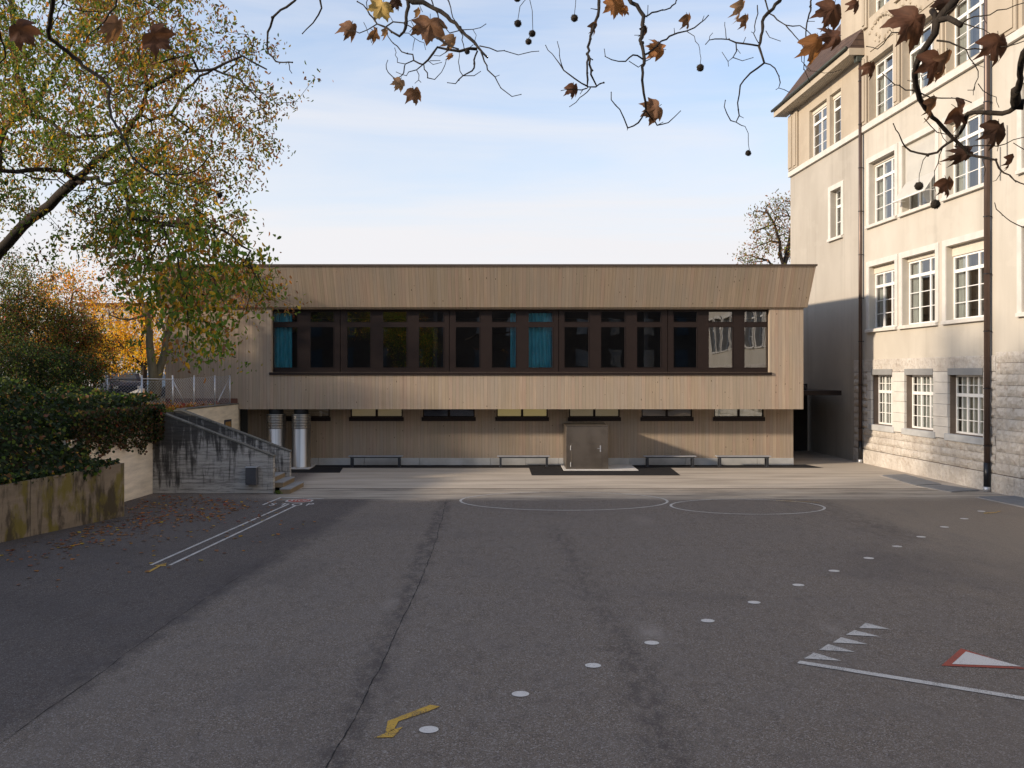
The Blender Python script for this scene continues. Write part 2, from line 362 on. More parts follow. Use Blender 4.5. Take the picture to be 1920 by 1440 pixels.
    c1 = n.mix(n.math('MULTIPLY', n.step(fine, .4, .65), .25), c1, (.10, .09, .08)); c2 = n.mix(n.math('MULTIPLY', n.step(fine, .4, .65), .18), c2, (.22, .20, .18))
    lim = n.step(x, -8.2, -6.9); far = n.math('SUBTRACT', 1, n.step(y, 60, 75))
    c = n.mix(n.math('MULTIPLY', n.math('MULTIPLY', s1, lim), .85), c, c1); c = n.mix(n.math('MULTIPLY', n.math('MULTIPLY', s2, lim), .95), c, c2)
    n.bump(n.math('ADD', n.math('MULTIPLY', sv, .5), fine), .55, .006)
    return n.fin(c, .88, 0, .25)
M['asphalt'] = m_asphalt()
M['crack'] = m_plain('tar_crack', (.012, .010, .010), .8)

def m_paint(name, col, cov=.42):
    n = NT(name); f = n.noise(n.pos, 75, 4, .75); g = n.noise(n.pos, 2.5, 4)
    w = n.step(n.math('ADD', f, n.math('MULTIPLY', n.math('SUBTRACT', g, .5), .35)), cov-.05, cov+.05)
    n.bump(f, .3, .003)
    return n.fin(n.mix(w, (.07, .065, .063), n.mix(g, col, tuple(a*.82 for a in col))), .75, 0, .25)
M['white_paint'] = m_paint('worn_white_paint', (.62, .60, .575), .43)
M['fresh_white'] = m_paint('white_paint', (.70, .67, .64), .38)
M['yellow_paint'] = m_paint('worn_yellow_paint', (.62, .38, .06), .45)
M['red_paint'] = m_paint('red_paint', (.42, .085, .055), .43)

def m_concrete(name, boards, base, dark, moss=None, cov=.5, dripz=0):
    n = NT(name); x, y, z = n.sep()[:3]
    big = n.noise(n.pos, 1.0, 7, .62); drip = n.noise(n.map(n.pos, (5.0, 5.0, .55)), 1.0, 8, .68, .4); fine = n.noise(n.pos, 38, 4, .7)
    row = n.math('DIVIDE', z, .115); fr = n.math('FRACT', row); rr = n.n('ShaderNodeTexWhiteNoise', noise_dimensions='1D'); n.l(n.math('FLOOR', row), rr.inputs['W'])
    c = n.ramp(n.noise(n.map(n.pos, (.8, .8, 5)), 1.2, 6, .6), (.3, tuple(a*.8 for a in base)), (.7, tuple(a*1.12 for a in base)))
    if boards:
        hs = n.noise(n.map(n.pos, (1.6, 1.6, 17)), 1.0, 6, .7)
        c = n.mix(n.math('MULTIPLY', n.step(hs, .47, .60), .50), c, dark)
        c = n.mix(n.math('MULTIPLY', rr.outputs[0], .22), c, tuple(a*.7 for a in base))
        c = n.mix(n.math('MULTIPLY', n.math('LESS_THAN', fr, .07), .6), c, tuple(a*.6 for a in dark))
    f = n.step(n.math('ADD', n.math('ADD', n.math('MULTIPLY', drip, .6), n.math('MULTIPLY', big, .4)), n.math('MULTIPLY', n.math('SUBTRACT', z, 1.1), dripz)), cov, cov+.12)
    c = n.mix(n.math('MULTIPLY', f, .9), c, dark)
    if moss:
        mz = n.math('ADD', n.noise(n.map(n.pos, (1, 1, .55)), 1.5, 7, .62), 0.0)
        c = n.mix(n.math('MULTIPLY', n.step(mz, .48, .60), .85), c, moss)
        c = n.mix(n.math('MULTIPLY', n.step(n.noise(n.map(n.pos, (1, 1, .5), loc=(7, 3, 0)), 1.1, 7, .65), .51, .60), .85), c, (.065, .052, .040))
    c = n.mix(n.math('MULTIPLY', n.step(fine, .5, .8), .2), c, (.05, .05, .05))
    h = n.math('ADD', n.math('MULTIPLY', fine, .5), n.math('MULTIPLY', big, .6))
    if boards: h = n.math('SUBTRACT', h, n.math('LESS_THAN', fr, .08))
    n.bump(h, .5, .012)
    return n.fin(c, .9, 0, .2)
M['board'] = m_concrete('board_marked_concrete', True, (.50, .485, .46), (.034, .033, .033), None, .455, .085)
M['coping'] = m_concrete('dark_coping', False, (.15, .145, .13), (.05, .05, .045), None, .5)
M['mossy'] = m_concrete('mossy_concrete', False, (.27, .22, .165), (.060, .050, .038), (.185, .155, .035), .47)
M['beige'] = m_concrete('stained_beige_render', False, (.90, .80, .66), (.26, .20, .15), None, .66)
M['cream_wall'] = m_concrete('cream_render', False, (.74, .67, .54), (.33, .29, .22), None, .64)
M['step'] = m_concrete('stone_step', False, (.26, .20, .13), (.10, .075, .045), None, .55)
M['step_top'] = m_concrete('stone_tread', False, (.28, .28, .28), (.12, .12, .12), None, .6)

def m_stucco(name, a, b):
    n = NT(name); f = n.noise(n.map(n.pos, (1, 1, .5)), .45, 6, .55); fine = n.noise(n.pos, 55, 3, .7); dr = n.noise(n.map(n.pos, (1.6, 1.6, .10)), 1.0, 5, .6)
    c = n.ramp(f, (.3, a), (.7, b)); c = n.mix(n.math('MULTIPLY', n.step(dr, .50, .70), .32), c, tuple(q*.70 for q in a)); pt = n.noise(n.map(n.pos, (.6, .6, .9), loc=(3, 1, 5)), 1.0, 3, .5); c = n.mix(n.math('MULTIPLY', n.step(pt, .55, .60), .12), c, tuple(q*1.15 for q in b))
    n.bump(n.math('ADD', fine, n.math('MULTIPLY', f, 2)), .25, .006)
    return n.fin(c, .9, 0, .2)
M['stucco'] = m_stucco('cream_stucco', (.47, .425, .355), (.56, .515, .44)); M['stucco_shaded'] = m_stucco('shaded_stucco', (.375, .338, .285), (.45, .41, .35))  # second one is a darkened copy, the wing's weaker light painted in
M['sandstone'] = m_stucco('tan_sandstone', (.40, .335, .255), (.49, .42, .325))
M['rustic'] = None
def m_stone():
    n = NT('rusticated_limestone'); big = n.noise(n.pos, 1.0, 5); f = n.noise(n.pos, 9, 8, .72); v = n.voro(n.pos, 5.5)
    c = n.ramp(big, (.3, (.50, .445, .385)), (.55, (.63, .575, .505)), (.75, (.70, .65, .58)))
    c = n.mix(n.math('MULTIPLY', n.step(f, .52, .68), .55), c, (.34, .275, .215)); c = n.mix(n.math('MULTIPLY', n.step(f, .48, .34), .5), c, (.72, .67, .61))
    c = n.mix(n.math('MULTIPLY', n.step(n.noise(n.pos, 3.3, 3), .62, .72), .35), c, (.30, .17, .10))
    f2 = n.noise(n.pos, 34, 5, .7); c = n.mix(n.math('MULTIPLY', n.step(f2, .54, .70), .5), c, (.27, .22, .17)); n.bump(n.math('ADD', n.math('ADD', n.math('MULTIPLY', f, 1.4), v), n.math('MULTIPLY', f2, .5)), 1.0, .05)
    return n.fin(c, .92, 0, .2)
M['rustic'] = m_stone()
M['mortar'] = m_plain('mortar', (.15, .115, .09), .95)
def m_tiles():
    n = NT('roof_tiles'); x, y, z = n.sep()[:3]; row = n.math('FRACT', n.math('DIVIDE', z, .28)); col = n.math('FRACT', n.math('DIVIDE', y, .2))
    c = n.ramp(n.noise(n.pos, 2.2, 6, .7), (.3, (.055, .038, .032)), (.7, (.14, .090, .068))); c = n.mix(n.math('MULTIPLY', n.math('LESS_THAN', row, .16), .7), c, (.03, .02, .018))
    n.bump(n.math('ADD', row, n.math('MULTIPLY', n.math('ABSOLUTE', n.math('SUBTRACT', col, .5)), 1.2)), .8, .05)
    return n.fin(c, .85, 0, .2)
M['tiles'] = m_tiles()

def m_bark(name, a, b, sc=7):
    n = NT(name); f = n.noise(n.map(n.pos, (1, 1, .35)), sc, 7, .65); n.bump(f, .8, .02)
    return n.fin(n.ramp(f, (.3, a), (.7, b)), .9, 0, .2)
M['bark'] = m_bark('dark_bark', (.020, .015, .012), (.055, .043, .033))
M['bark_plane'] = m_bark('plane_bark', (.011, .009, .009), (.055, .043, .031), 22)
M['bark_lit'] = m_bark('olive_bark', (.10, .085, .05), (.20, .17, .11), 5)
def m_leaf(name, tr=.45, rough=.55):
    n = NT(name); t = n.t
    a = n.n('ShaderNodeVertexColor', layer_name='Col'); nz = n.noise(n.pos, 30, 2)
    c = n.mix(.35, a.outputs[0], n.mix(1, a.outputs[0], n.ramp(nz, (.3, .55), (.7, 1.35)), 'MULTIPLY'))
    n.fin(c, rough, 0, .3)
    ts = n.n('ShaderNodeBsdfTranslucent'); n.l(n.mix(1, c, (1.25, 1.15, .75), 'MULTIPLY'), ts.inputs[0])
    m = n.n('ShaderNodeMixShader'); m.inputs[0].default_value = tr; n.l(n.b.outputs[0], m.inputs[1]); n.l(ts.outputs[0], m.inputs[2]); n.l(m.outputs[0], n.out.inputs[0])
    return n.m
M['leaf'] = m_leaf('foliage'); M['leaf_big'] = m_leaf('dry_plane_leaf', .38, .7)
def m_soil():
    n = NT('soil'); c = n.ramp(n.noise(n.pos, 5, 6, .7), (.3, (.022, .018, .012)), (.7, (.06, .05, .03))); n.bump(n.noise(n.pos, 12, 5), .8, .04); return n.fin(c, .95, 0, .1)
M['soil'] = m_soil()
# ============================================================ GROUND
def XP(x, Y): return (x-960)/F*Y
def ZP(y, Y): return CH-(y-HY)/F*Y
def gpoly(mb, px, z): return mb.quad(*[(*G(*p), z) for p in px])
g = MB(); g.quad((-600, -300, 0), (600, -300, 0), (600, 1500, 0), (-600, 1500, 0))
tag(g.build('yard_ground', M['asphalt']), kind='structure')
# upper terrace behind the stair (grass bank and parking), one raised prism
g = MB()
tp = [(-11.75, 34.5), (-11.75, 41.0), (-14.2, 41.2), (-14.2, 60), (-300, 60), (-300, 27.6), (-12.6, 27.6), (-12.6, 32.4), (-11.75, 32.4)]
g.prism(tp, -.2, 2.55)
tag(g.build('terrace_ground', M['soil']), kind='structure')
g = MB(); g.prism([(-14.2, 60), (-300, 60), (-300, 900), (-14.2, 900)], -.2, 2.50); tag(g.build('parking_ground', M['asphalt']), kind='structure')
# joint line and new asphalt strips
g = MB(); g.box(-7.15, 14.6, 33.53, 33.60, -.05, .006); tag(g.build('drain_channel', M['cap']), kind='structure')
g = MB(); gpoly(g, [(545, 871.5), (1490, 871.5), (1510, 871.0), (1545, 877.4), (560, 877.4)], .005); tag(g.build('asphalt_strip', M['black_asphalt']), kind='structure')
g = MB(); gpoly(g, [(540, 877.6), (643, 877.6), (637, 886.5), (540, 886.5)], .005); tag(g.build('asphalt_patch', M['black_asphalt']), kind='structure')
g = MB(); gpoly(g, [(992, 877.6), (1258, 877.6), (1276, 891.5), (997, 891.5)], .005); tag(g.build('asphalt_patch', M['black_asphalt']), kind='structure')
g = MB(); g.prism([G(1051, 872.2), G(1183, 872.2), G(1197, 882.8), G(1057, 882.8)], .0, .03); tag(g.build('concrete_pad', M['pad']), kind='structure')
g = MB(); g.prism([G(525, 870), G(592, 872.2), G(589, 875), G(580, 880), G(520, 880)], .0, .03); tag(g.build('concrete_pad', M['pad']), kind='structure')
# cracks
def crack(px, w):
    pts = []
    for i in range(len(px)-1):
        a, b = G(*px[i]), G(*px[i+1]); n = max(2, int(math.hypot(b[0]-a[0], b[1]-a[1])/.12))
        for k in range(n): pts.append((a[0]+(b[0]-a[0])*k/n, a[1]+(b[1]-a[1])*k/n))
    mb = MB(); off = 0; pv = None
    for i, p in enumerate(pts):
        off = off*.93+rnd.uniform(-.010, .010); ww = w*rnd.uniform(.2, 1.3); q = ((p[0]+off-ww/2, p[1], .0035), (p[0]+off+ww/2, p[1], .0035))
        if pv: mb.quad(pv[0], pv[1], q[1], q[0])
        pv = q
    tag(mb.build('ground_crack', M['crack']), kind='structure')
crack([(838, 936), (826, 985), (815, 1030), (790, 1085), (760, 1150), (735, 1210), (700, 1275), (665, 1350), (610, 1450)], .015)
crack([(455, 1078), (330, 1160), (210, 1250), (120, 1310), (-20, 1410)], .013)

# painted marks -------------------------------------------------------
def paint(name, px_polys, mat, label, cat, group=None, z=.008, world=False):
    mb = MB()
    for poly in px_polys:
        pts = poly if world else [G(*p) for p in poly]
        a = sum(pts[i][0]*pts[(i+1)%len(pts)][1]-pts[(i+1)%len(pts)][0]*pts[i][1] for i in range(len(pts)))
        if a < 0: pts = pts[::-1]
        mb.quad(*[(p[0], p[1], z) for p in pts])
    c = np.mean(np.array(mb.v), axis=0)
    return tag(mb.build(name, mat, origin=(float(c[0]), float(c[1]), 0)), label, cat, group)
def strip(a, b, w):
    d = math.hypot(b[0]-a[0], b[1]-a[1]); n = (-(b[1]-a[1])/d*w/2, (b[0]-a[0])/d*w/2)
    return [(a[0]+n[0], a[1]+n[1]), (b[0]+n[0], b[1]+n[1]), (b[0]-n[0], b[1]-n[1]), (a[0]-n[0], a[1]-n[1])]
dots = [(804,1369),(976,1302),(1112,1248.5),(1222,1206),(1327,1164.5),(1414,1130),(1497,1097.5),(1564,1071),(1629,1047),(1682,1025),(1727,1007),(1771,988.5),(1808,973),(1840,959)]
ords = ['beside the yellow arrow, nearest of the row', 'second from the nearest in the row', 'third from the nearest in the row', 'fourth from the nearest, with a pale smear behind it', 'fifth from the nearest in the row', 'sixth from the nearest in the row', 'seventh from the nearest in the row', 'eighth from the nearest in the row', 'sixth from the far end of the row', 'fifth from the far end of the row', 'fourth from the far end of the row', 'third from the far end of the row', 'second from the far end of the row', 'touching the small yellow zigzag at the far end']
for (x, y), od in zip(dots, ords):
    c = G(x, y); r = .107
    paint('painted_dot', [[(c[0]+r*math.cos(a*math.pi/12), c[1]+r*math.sin(a*math.pi/12)) for a in range(24)]], M['fresh_white'], 'round white dot on the asphalt, '+od, 'painted mark', 'row of white dots across the yard', world=True)
def ring(cx, cy, rx, ry, w, a0=0, a1=360):
    out = []
    n = 96
    for k in range(n):
        t0 = R(a0+(a1-a0)*k/n); t1 = R(a0+(a1-a0)*(k+1)/n)
        out.append([(cx+rx*math.cos(t0), cy+ry*math.sin(t0)), (cx+rx*math.cos(t1), cy+ry*math.sin(t1)), (cx+(rx-w)*math.cos(t1), cy+(ry-w)*math.sin(t1)), (cx+(rx-w)*math.cos(t0), cy+(ry-w)*math.sin(t0))])
    return out
def circ_from_px(x0, x1, yn, yf):
    n = G(960, yn)[1]; f = G(960, yf)[1]; cy = (n+f)/2; ry = (f-n)/2
    s = (x1-x0)/2; cx = ((x0+x1)/2-960)/F*cy; return cx, cy, s/F*cy*.998, ry
c1 = circ_from_px(861, 1253, 957.5, 922.5); c2 = circ_from_px(1256, 1545, 965, 936)
paint('painted_circle', ring(*c1, .075), M['white_paint'], 'larger thin white circle painted on the yard in front of the steel cabinet', 'painted mark', 'white circles painted on the yard', world=True)
paint('painted_circle', ring(*c2, .075), M['white_paint'], 'smaller thin white circle, touching the right side of the larger one', 'painted mark', 'white circles painted on the yard', world=True)
paint('painted_line', [strip(G(1455, 939), G(1537, 942.5), .05)], M['yellow_paint'], 'faint short yellow line along the top of the smaller circle', 'painted mark', z=.010, world=True)
wl = ['row, nearest to the long white line', 'row, second from the long white line', 'row, middle one of the five', 'row, second from the far end', 'row, farthest from the long white line']
tris = [[(1508,1235.5),(1526.5,1224.5),(1578,1240)], [(1536,1219.5),(1553,1208.5),(1604,1223.5)], [(1561.5,1205.5),(1577,1195.5),(1628,1209)], [(1586,1191),(1602,1182),(1650,1194.5)], [(1611,1178),(1623,1168.5),(1669,1180.5)]]
for t, s in zip(tris, wl): paint('painted_triangle', [t], M['white_paint'], 'small white give way triangle of the slanting '+s, 'painted mark', 'row of small white triangles on the asphalt')
a, b = G(1497, 1242), G(2060, 1333)
paint('painted_line', [strip(a, b, .14)], M['white_paint'], 'long white line slanting to the right edge below the small triangles', 'painted mark', world=True)
yt = [(1765,1249),(1802,1216.5),(1926,1255.5)]; yi = [(1785,1246.5),(1811,1223),(1914,1251)]
o = paint('give_way_mark', [yt], M['red_paint'], 'white give way triangle with a red border painted on the asphalt at right', 'painted mark')
p_ = MB(); p_.quad(*[(*G(*q), .012) for q in yi]); p_.build('white_centre', M['fresh_white'], o)
paint('painted_arrow', [[(806.5,1322.5),(825,1325.5),(800,1336),(747,1353.5),(738,1370),(722,1376),(727,1353)], [(701,1384.5),(720,1377),(738,1368.5),(755,1364),(737,1383.5)]], M['yellow_paint'], 'bent yellow arrow pointing to the lower left on the near asphalt', 'painted mark')
paint('painted_arrow', [[(270,1073.5),(282,1069),(296,1062),(302,1061.5),(281,1073.5)], [(289,1061.5),(312,1056),(311,1061.5),(303,1062)]], M['yellow_paint'], 'short yellow arrow at the near end of the double white line', 'painted mark')
paint('painted_arrow', [[(1844,962),(1866,961),(1872,959),(1878,958),(1868,961.8),(1845,963.4)]], M['yellow_paint'], 'small yellow zigzag mark near the right building wall', 'painted mark')
paint('painted_line', [strip(G(283, 1060), G(541, 945.5), .07)], M['white_paint'], 'left one of two parallel white lines leading to the stop marking', 'painted mark', 'double white line on the left of the yard', world=True)
paint('painted_line', [strip(G(318, 1060.5), G(554, 948.5), .07)], M['white_paint'], 'right one of two parallel white lines leading to the stop marking', 'painted mark', 'double white line on the left of the yard', world=True)
paint('painted_line', [strip(G(493, 947), G(528, 932.6), .07), strip(G(527.5, 933), G(607, 935.5), .09)], M['white_paint'], 'angled white corner line around the stop marking by the steps', 'painted mark', world=True)
def text_mesh(s, w, d, mat, z, cx, cy, parent=None, name='lettering', flat=True):
    cu = bpy.data.curves.new('t', 'FONT'); cu.body = s; cu.align_x = 'CENTER'; cu.align_y = 'CENTER'; cu.extrude = 0
    to = bpy.data.objects.new('t', cu); C.objects.link(to); bpy.context.view_layer.update()
    me = bpy.data.meshes.new_from_object(to.evaluated_get(bpy.context.evaluated_depsgraph_get())); bpy.data.objects.remove(to); bpy.data.curves.remove(cu)
    co = np.array([v.co[:] for v in me.vertices]); mn, mxx = co.min(0), co.max(0)
    for v in me.vertices:
        a = (v.co.x-(mn[0]+mxx[0])/2)/(mxx[0]-mn[0])*w; b = (v.co.y-(mn[1]+mxx[1])/2)/(mxx[1]-mn[1])*d
        v.co = (a, b, 0) if flat else (a, 0, b)
    me.materials.clear(); me.materials.append(mat); me.name = name
    o = bpy.data.objects.new(name, me); C.objects.link(o)
    if parent: o.parent = parent; o.location = mtx_chain(parent).inverted()@Vector((cx, cy, z))
    else: o.location = (cx, cy, z)
    return o
cs = G(561.5, 939.3); rx, ry = XP(960+25, cs[1]), .40
st = thing('stop_sign_mark', 'red octagonal stop sign painted flat on the asphalt beside the steps', 'painted mark', (cs[0], cs[1], 0))
oct_ = lambda k: [(cs[0]+rx*k*math.cos(R(22.5+45*i))*1.08, cs[1]+ry*k*math.sin(R(22.5+45*i))*1.08) for i in range(8)]
m = MB(); m.quad(*[(*p, .008) for p in oct_(1)]); m.build('white_border', M['fresh_white'], st)
m = MB(); m.quad(*[(*p, .012) for p in oct_(.86)]); m.build('red_field', M['red_paint'], st)
text_mesh('STOP', rx*1.35, ry*.9, M['fresh_white'], .016, cs[0], cs[1], st)
ct = G(547, 946.2); o = text_mesh('S T O P', XP(960+80, ct[1])-.0, .55, M['fresh_white'], .010, ct[0], ct[1], None, 'stop_lettering')
tag(o, 'wide white letters STOP painted on the asphalt at the end of the double line', 'painted mark')

# ============================================================ TIMBER BUILDING
BY, LY = 40.8, 42.2
X0, X1 = XP(310, BY), 12.05
D = 15.0
tb = thing('timber_school_pavilion', 'long low timber clad building with a dark ribbon window and slanted roof fascia', 'building', (-1.2, LY, 0))
zs, zt = 2.44, 6.66
wx0, wx1, wz0, wz1 = XP(509, BY), XP(1443, BY), ZP(698, BY), 6.58
m = MB(); panel(m, X0, X1, zs, zt, [(wx0, wx1, wz0, wz1)], BY, .30)
m.quad((X1, BY, zs), (X1, BY+D, zs), (X1, BY+D, zt), (X1, BY, zt)); m.quad((X0, BY, zs), (X0, BY, zt), (X0, BY+D, zt), (X0, BY+D, zs)); m.quad((X0, BY+D, zs), (X0, BY+D, zt), (X1, BY+D, zt), (X1, BY+D, zs))
m.build('upper_wall', M['wood'], tb)
m = MB(); m.quad((X0, BY, zs), (X0, BY+D, zs), (X1, BY+D, zs), (X1, BY, zs)); m.build('soffit', M['yel_frame'], tb)
# slanted fascia band: bottom 13 cm proud, top 42 cm proud
def ringf(o): return [(X0-o, BY-o), (X1+o, BY-o), (X1+o, BY+D+o), (X0-o, BY+D+o)]
a = ringf(.13); zb, zu = zt-.015, 8.25; fl = .98; b = [(X0-.16, BY-fl), (X1+.22, BY-fl), (X1+.22, BY+D+.3), (X0-.16, BY+D+.3)]
m = MB()
for i in range(4):
    j = (i+1) % 4; m.quad((*a[i], zb), (*a[j], zb), (*b[j], zu), (*b[i], zu))
m.quad(*[(*p, zb) for p in a[::-1]]); m.quad(*[(*p, zu) for p in b]); m.build('roof_fascia', M['wood'], tb)
c_ = [(X0-.2, BY-fl-.05), (X1+.27, BY-fl-.05), (X1+.27, BY+D+.35), (X0-.2, BY+D+.35)]; m = MB(); m.prism(c_, zu+.003, zu+.075); m.build('roof_edge_cap', M['cap'], tb)
m = MB(); m.box(wx0-.08, wx1+.08, BY-.07, BY+.2, wz0-.11, wz0-.004); m.build('window_sill', M['frame'], tb)
# dark classroom volume behind the ribbon window
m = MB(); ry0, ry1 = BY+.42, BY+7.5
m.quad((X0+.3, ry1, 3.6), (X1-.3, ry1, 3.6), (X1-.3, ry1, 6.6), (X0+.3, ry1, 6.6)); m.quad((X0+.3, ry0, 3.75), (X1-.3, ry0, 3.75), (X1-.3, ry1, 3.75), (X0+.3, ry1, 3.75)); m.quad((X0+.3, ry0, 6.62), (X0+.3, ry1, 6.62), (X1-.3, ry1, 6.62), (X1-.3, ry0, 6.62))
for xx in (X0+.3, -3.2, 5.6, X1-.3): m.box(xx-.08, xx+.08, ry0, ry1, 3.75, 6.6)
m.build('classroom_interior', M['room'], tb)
FY = BY+.26
panes = [(514,557),(582,625),(651,694),(718,762),(785.5,831),(854.5,899),(922.5,967),(991.5,1035.5),(1058.5,1103.5),(1127,1171.5),(1194.5,1239),(1263,1306.5),(1329,1373.5),(1396,1438.5)]
units = [(wx0, XP(638, FY), panes[0:2]), (XP(638, FY), XP(842.5, FY), panes[2:5]), (XP(842.5, FY), XP(1047.5, FY), panes[5:8]), (XP(1047.5, FY), XP(1252, FY), panes[8:11]), (XP(1252, FY), wx1, panes[11:14])]
for (u0, u1, pp) in units:
    ops = []; GY = FY+.06
    for a, b in pp:
        ops.append((XP(a, FY), XP(b, FY), ZP(689, FY), ZP(613.5, FY))); ops.append((XP(a, FY), XP(b, FY), ZP(603.5, FY), ZP(584.5, FY)))
    m = MB(); panel(m, u0+.012, u1-.012, wz0, wz1, ops, FY, .09)
    m.quad((u0+.012, FY, wz0), (u0+.012, FY, wz1), (u0+.012, FY+.12, wz1), (u0+.012, FY+.12, wz0)); m.quad((u1-.012, FY, wz0), (u1-.012, FY+.12, wz0), (u1-.012, FY+.12, wz1), (u1-.012, FY, wz1))
    for a, b, c, d in ops:                      # raised bead around each light
        t = .022; m.box(a-t, b+t, FY-.012, FY+.01, c-t, c-.001); m.box(a-t, b+t, FY-.012, FY+.01, d+.001, d+t); m.box(a-t, a-.001, FY-.012, FY+.01, c, d); m.box(b+.001, b+t, FY-.012, FY+.01, c, d)
    wo_ = m.build('window', M['frame'], tb)
    m = MB(); m.box(u1-.011, u1+.011, FY+.03, FY+.13, wz0, wz1)
    for a, b, c, d in ops:
        gm = MB(); gm.quad((a, GY, c), (b, GY, c), (b, GY, d), (a, GY, d)); gm.build('pane', M['glass'], wo_)
def curtain(xa, xb, Y, z0, z1, mat, parent, amp=.05, per=.16, name='curtain', seed=0):
    rr = random.Random(seed); n = max(6, int((xb-xa)/.02)); m = MB(); pr = None
    ph = rr.uniform(0, 6)
    for i in range(n+1):
        x = xa+(xb-xa)*i/n; ph += (2*math.pi/per)*(xb-xa)/n*rr.uniform(.7, 1.3); y = Y+amp*math.sin(ph)
        q = ((x, y, z0), (x, y*1.0, z1))
        if pr: m.quad(pr[0], q[0], q[1], pr[1])
        pr = q
    return m.build(name, mat, parent, smooth=True)
def fx(x): return XP(x, FY+.3)
curtain(fx(508), fx(548), FY+.32, 3.95, 6.45, M['teal'], tb, seed=1)
curtain(fx(957), fx(980), FY+.32, 3.95, 6.45, M['teal'], tb, seed=2)
curtain(fx(988), fx(1046), FY+.32, 3.95, 6.45, M['teal'], tb, seed=3)
# lower, recessed storey
lx0, lx1 = -11.3, X1-.02
lw = [(XP(a, LY), XP(b, LY)) for a, b in ((520,618),(657,755),(793,890),(931,1027),(1067,1162),(1203,1298),(1339,1432))]
sz = ZP(782, LY)
m = MB(); panel(m, lx0, lx1, .30, zs, [(a, b, sz, zs-.001) for a, b in lw], LY, .16)
m.quad((lx1, LY, .3), (lx1, BY+D, .3), (lx1, BY+D, zs), (lx1, LY, zs)); m.build('lower_wall', M['wood'], tb)
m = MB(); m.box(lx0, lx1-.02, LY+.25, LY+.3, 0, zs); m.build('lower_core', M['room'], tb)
px = [583, 683, 787, 935, 1048, 1181, 1285, 1421, 1488]
pb = [lx0]+[XP(a, LY-.03) for a in (597, 683, 787, 920, 986, 1048, 1181, 1285, 1421)]+[lx1+.012]
for i in range(len(pb)-1):
    m = MB(); m.bbox(pb[i]+.006, pb[i+1]-.006, LY-.03, LY+.22, .0, .302, .006); m.build('plinth_panel', M['plinth'], tb)
for (a, b), bm in zip(lw, ('blind_d', 'blind_b', 'blind_k', 'blind_y', 'blind_b', 'blind_d', 'blind_g')):
    m = MB(); cx = (a+b)/2
    panel(m, a, b, sz, zs-.003, [(a+.05, cx-.05, sz+.04, zs-.004), (cx+.05, b-.05, sz+.04, zs-.004)], LY+.05, .05)
    w_ = m.build('basement_window', M['frame'], tb)
    m = MB(); m.box(a-.05, b+.05, LY-.06, LY+.06, sz-.17, sz-.002); m.build('window_sill', M['frame'], w_)
    m = MB(); m.quad((a+.05, LY+.13, sz+.02), (b-.05, LY+.13, sz+.02), (b-.05, LY+.13, zs-.005), (a+.05, LY+.13, zs-.005)); m.build('blind', M[bm], w_)
    for p, q in ((a+.05, cx-.05), (cx+.05, b-.05)):
        m = MB(); m.quad((p, LY+.085, sz+.04), (q, LY+.085, sz+.04), (q, LY+.085, zs-.004), (p, LY+.085, zs-.004)); m.build('pane', M['glass'], w_)
m = MB(); m.box(X0+.02, XP(445, BY-.05), BY-.03, BY-.002, 2.56, ZP(747, BY)); m.build('red_brown_base', M['terracotta'], tb)
# door canopy in the passage
dc = thing('passage_canopy', 'dark flat canopy over the doorway in the passage between the two buildings', 'canopy', (13.6, 46, 2.9))
m = MB(); m.bbox(12.08, 15.0, 44.9, 49.9, ZP(741, 45.2), ZP(732, 45.2), .01); m.build('canopy_slab', M['frame'], dc)
m = MB(); m.lathe([(.55, 3.14), (.53, 3.22), (.42, 3.38), (.2, 3.47), (.02, 3.49)], 13.3, 46.3, 20); m.build('skylight_dome', M['dark_steel'], dc, smooth=True)
m = MB(); m.box(12.08, 12.2, 45.0, 45.12, 0, 2.9); m.build('post', M['dark_steel'], dc)
pd = thing('passage_door', 'dark closed door wall at the end of the shaded passage', 'door', (13.4, 50, 0))
m = MB(); m.box(12.07, 14.98, 50.0, 50.2, 0, 3.4); m.build('wall', M['brickdark'], pd)
m = MB(); m.bbox(12.6, 13.9, 49.95, 50.02, .0, 2.3, .01); m.build('door_leaf', M['frame'], pd)

# benches
def bench(xa, xb, label):
    Yc = 41.45; a, b = XP(xa, 41.3), XP(xb, 41.3); t = thing('yard_bench', label, 'bench', ((a+b)/2, Yc, 0), 0, 'grey benches along the timber wall')
    for k in range(4):
        m = MB(); y0 = 41.27+k*.105; m.bbox(a, b, y0, y0+.092, .425, .462, .006); m.build('seat_slat', M['bench_top'], t)
    m = MB(); m.box(a+.08, b-.08, 41.30, 41.34, .375, .423); m.box(a+.08, b-.08, 41.60, 41.64, .375, .423); m.build('frame_rail', M['dark_steel'], t)
    for xx in (a+.10, b-.19):
        m = MB(); m.bbox(xx, xx+.09, 41.29, 41.34, .01, .374, .004); m.bbox(xx, xx+.09, 41.60, 41.65, .01, .374, .004); m.box(xx, xx+.09, 41.341, 41.599, .33, .374); m.box(xx-.02, xx+.11, 41.27, 41.67, 0, .012); m.build('leg', M['dark_steel'], t)
    return t
bench(652.5, 754.5, 'grey slatted bench with dark legs nearest to the round steel shafts')
bench(932, 1032, 'grey slatted bench with dark legs just left of the steel cabinet')
bench(1208, 1306, 'grey slatted bench with dark legs, first one to the right of the steel cabinet')
bench(1344, 1446, 'grey slatted bench with dark legs at the right end of the timber wall')

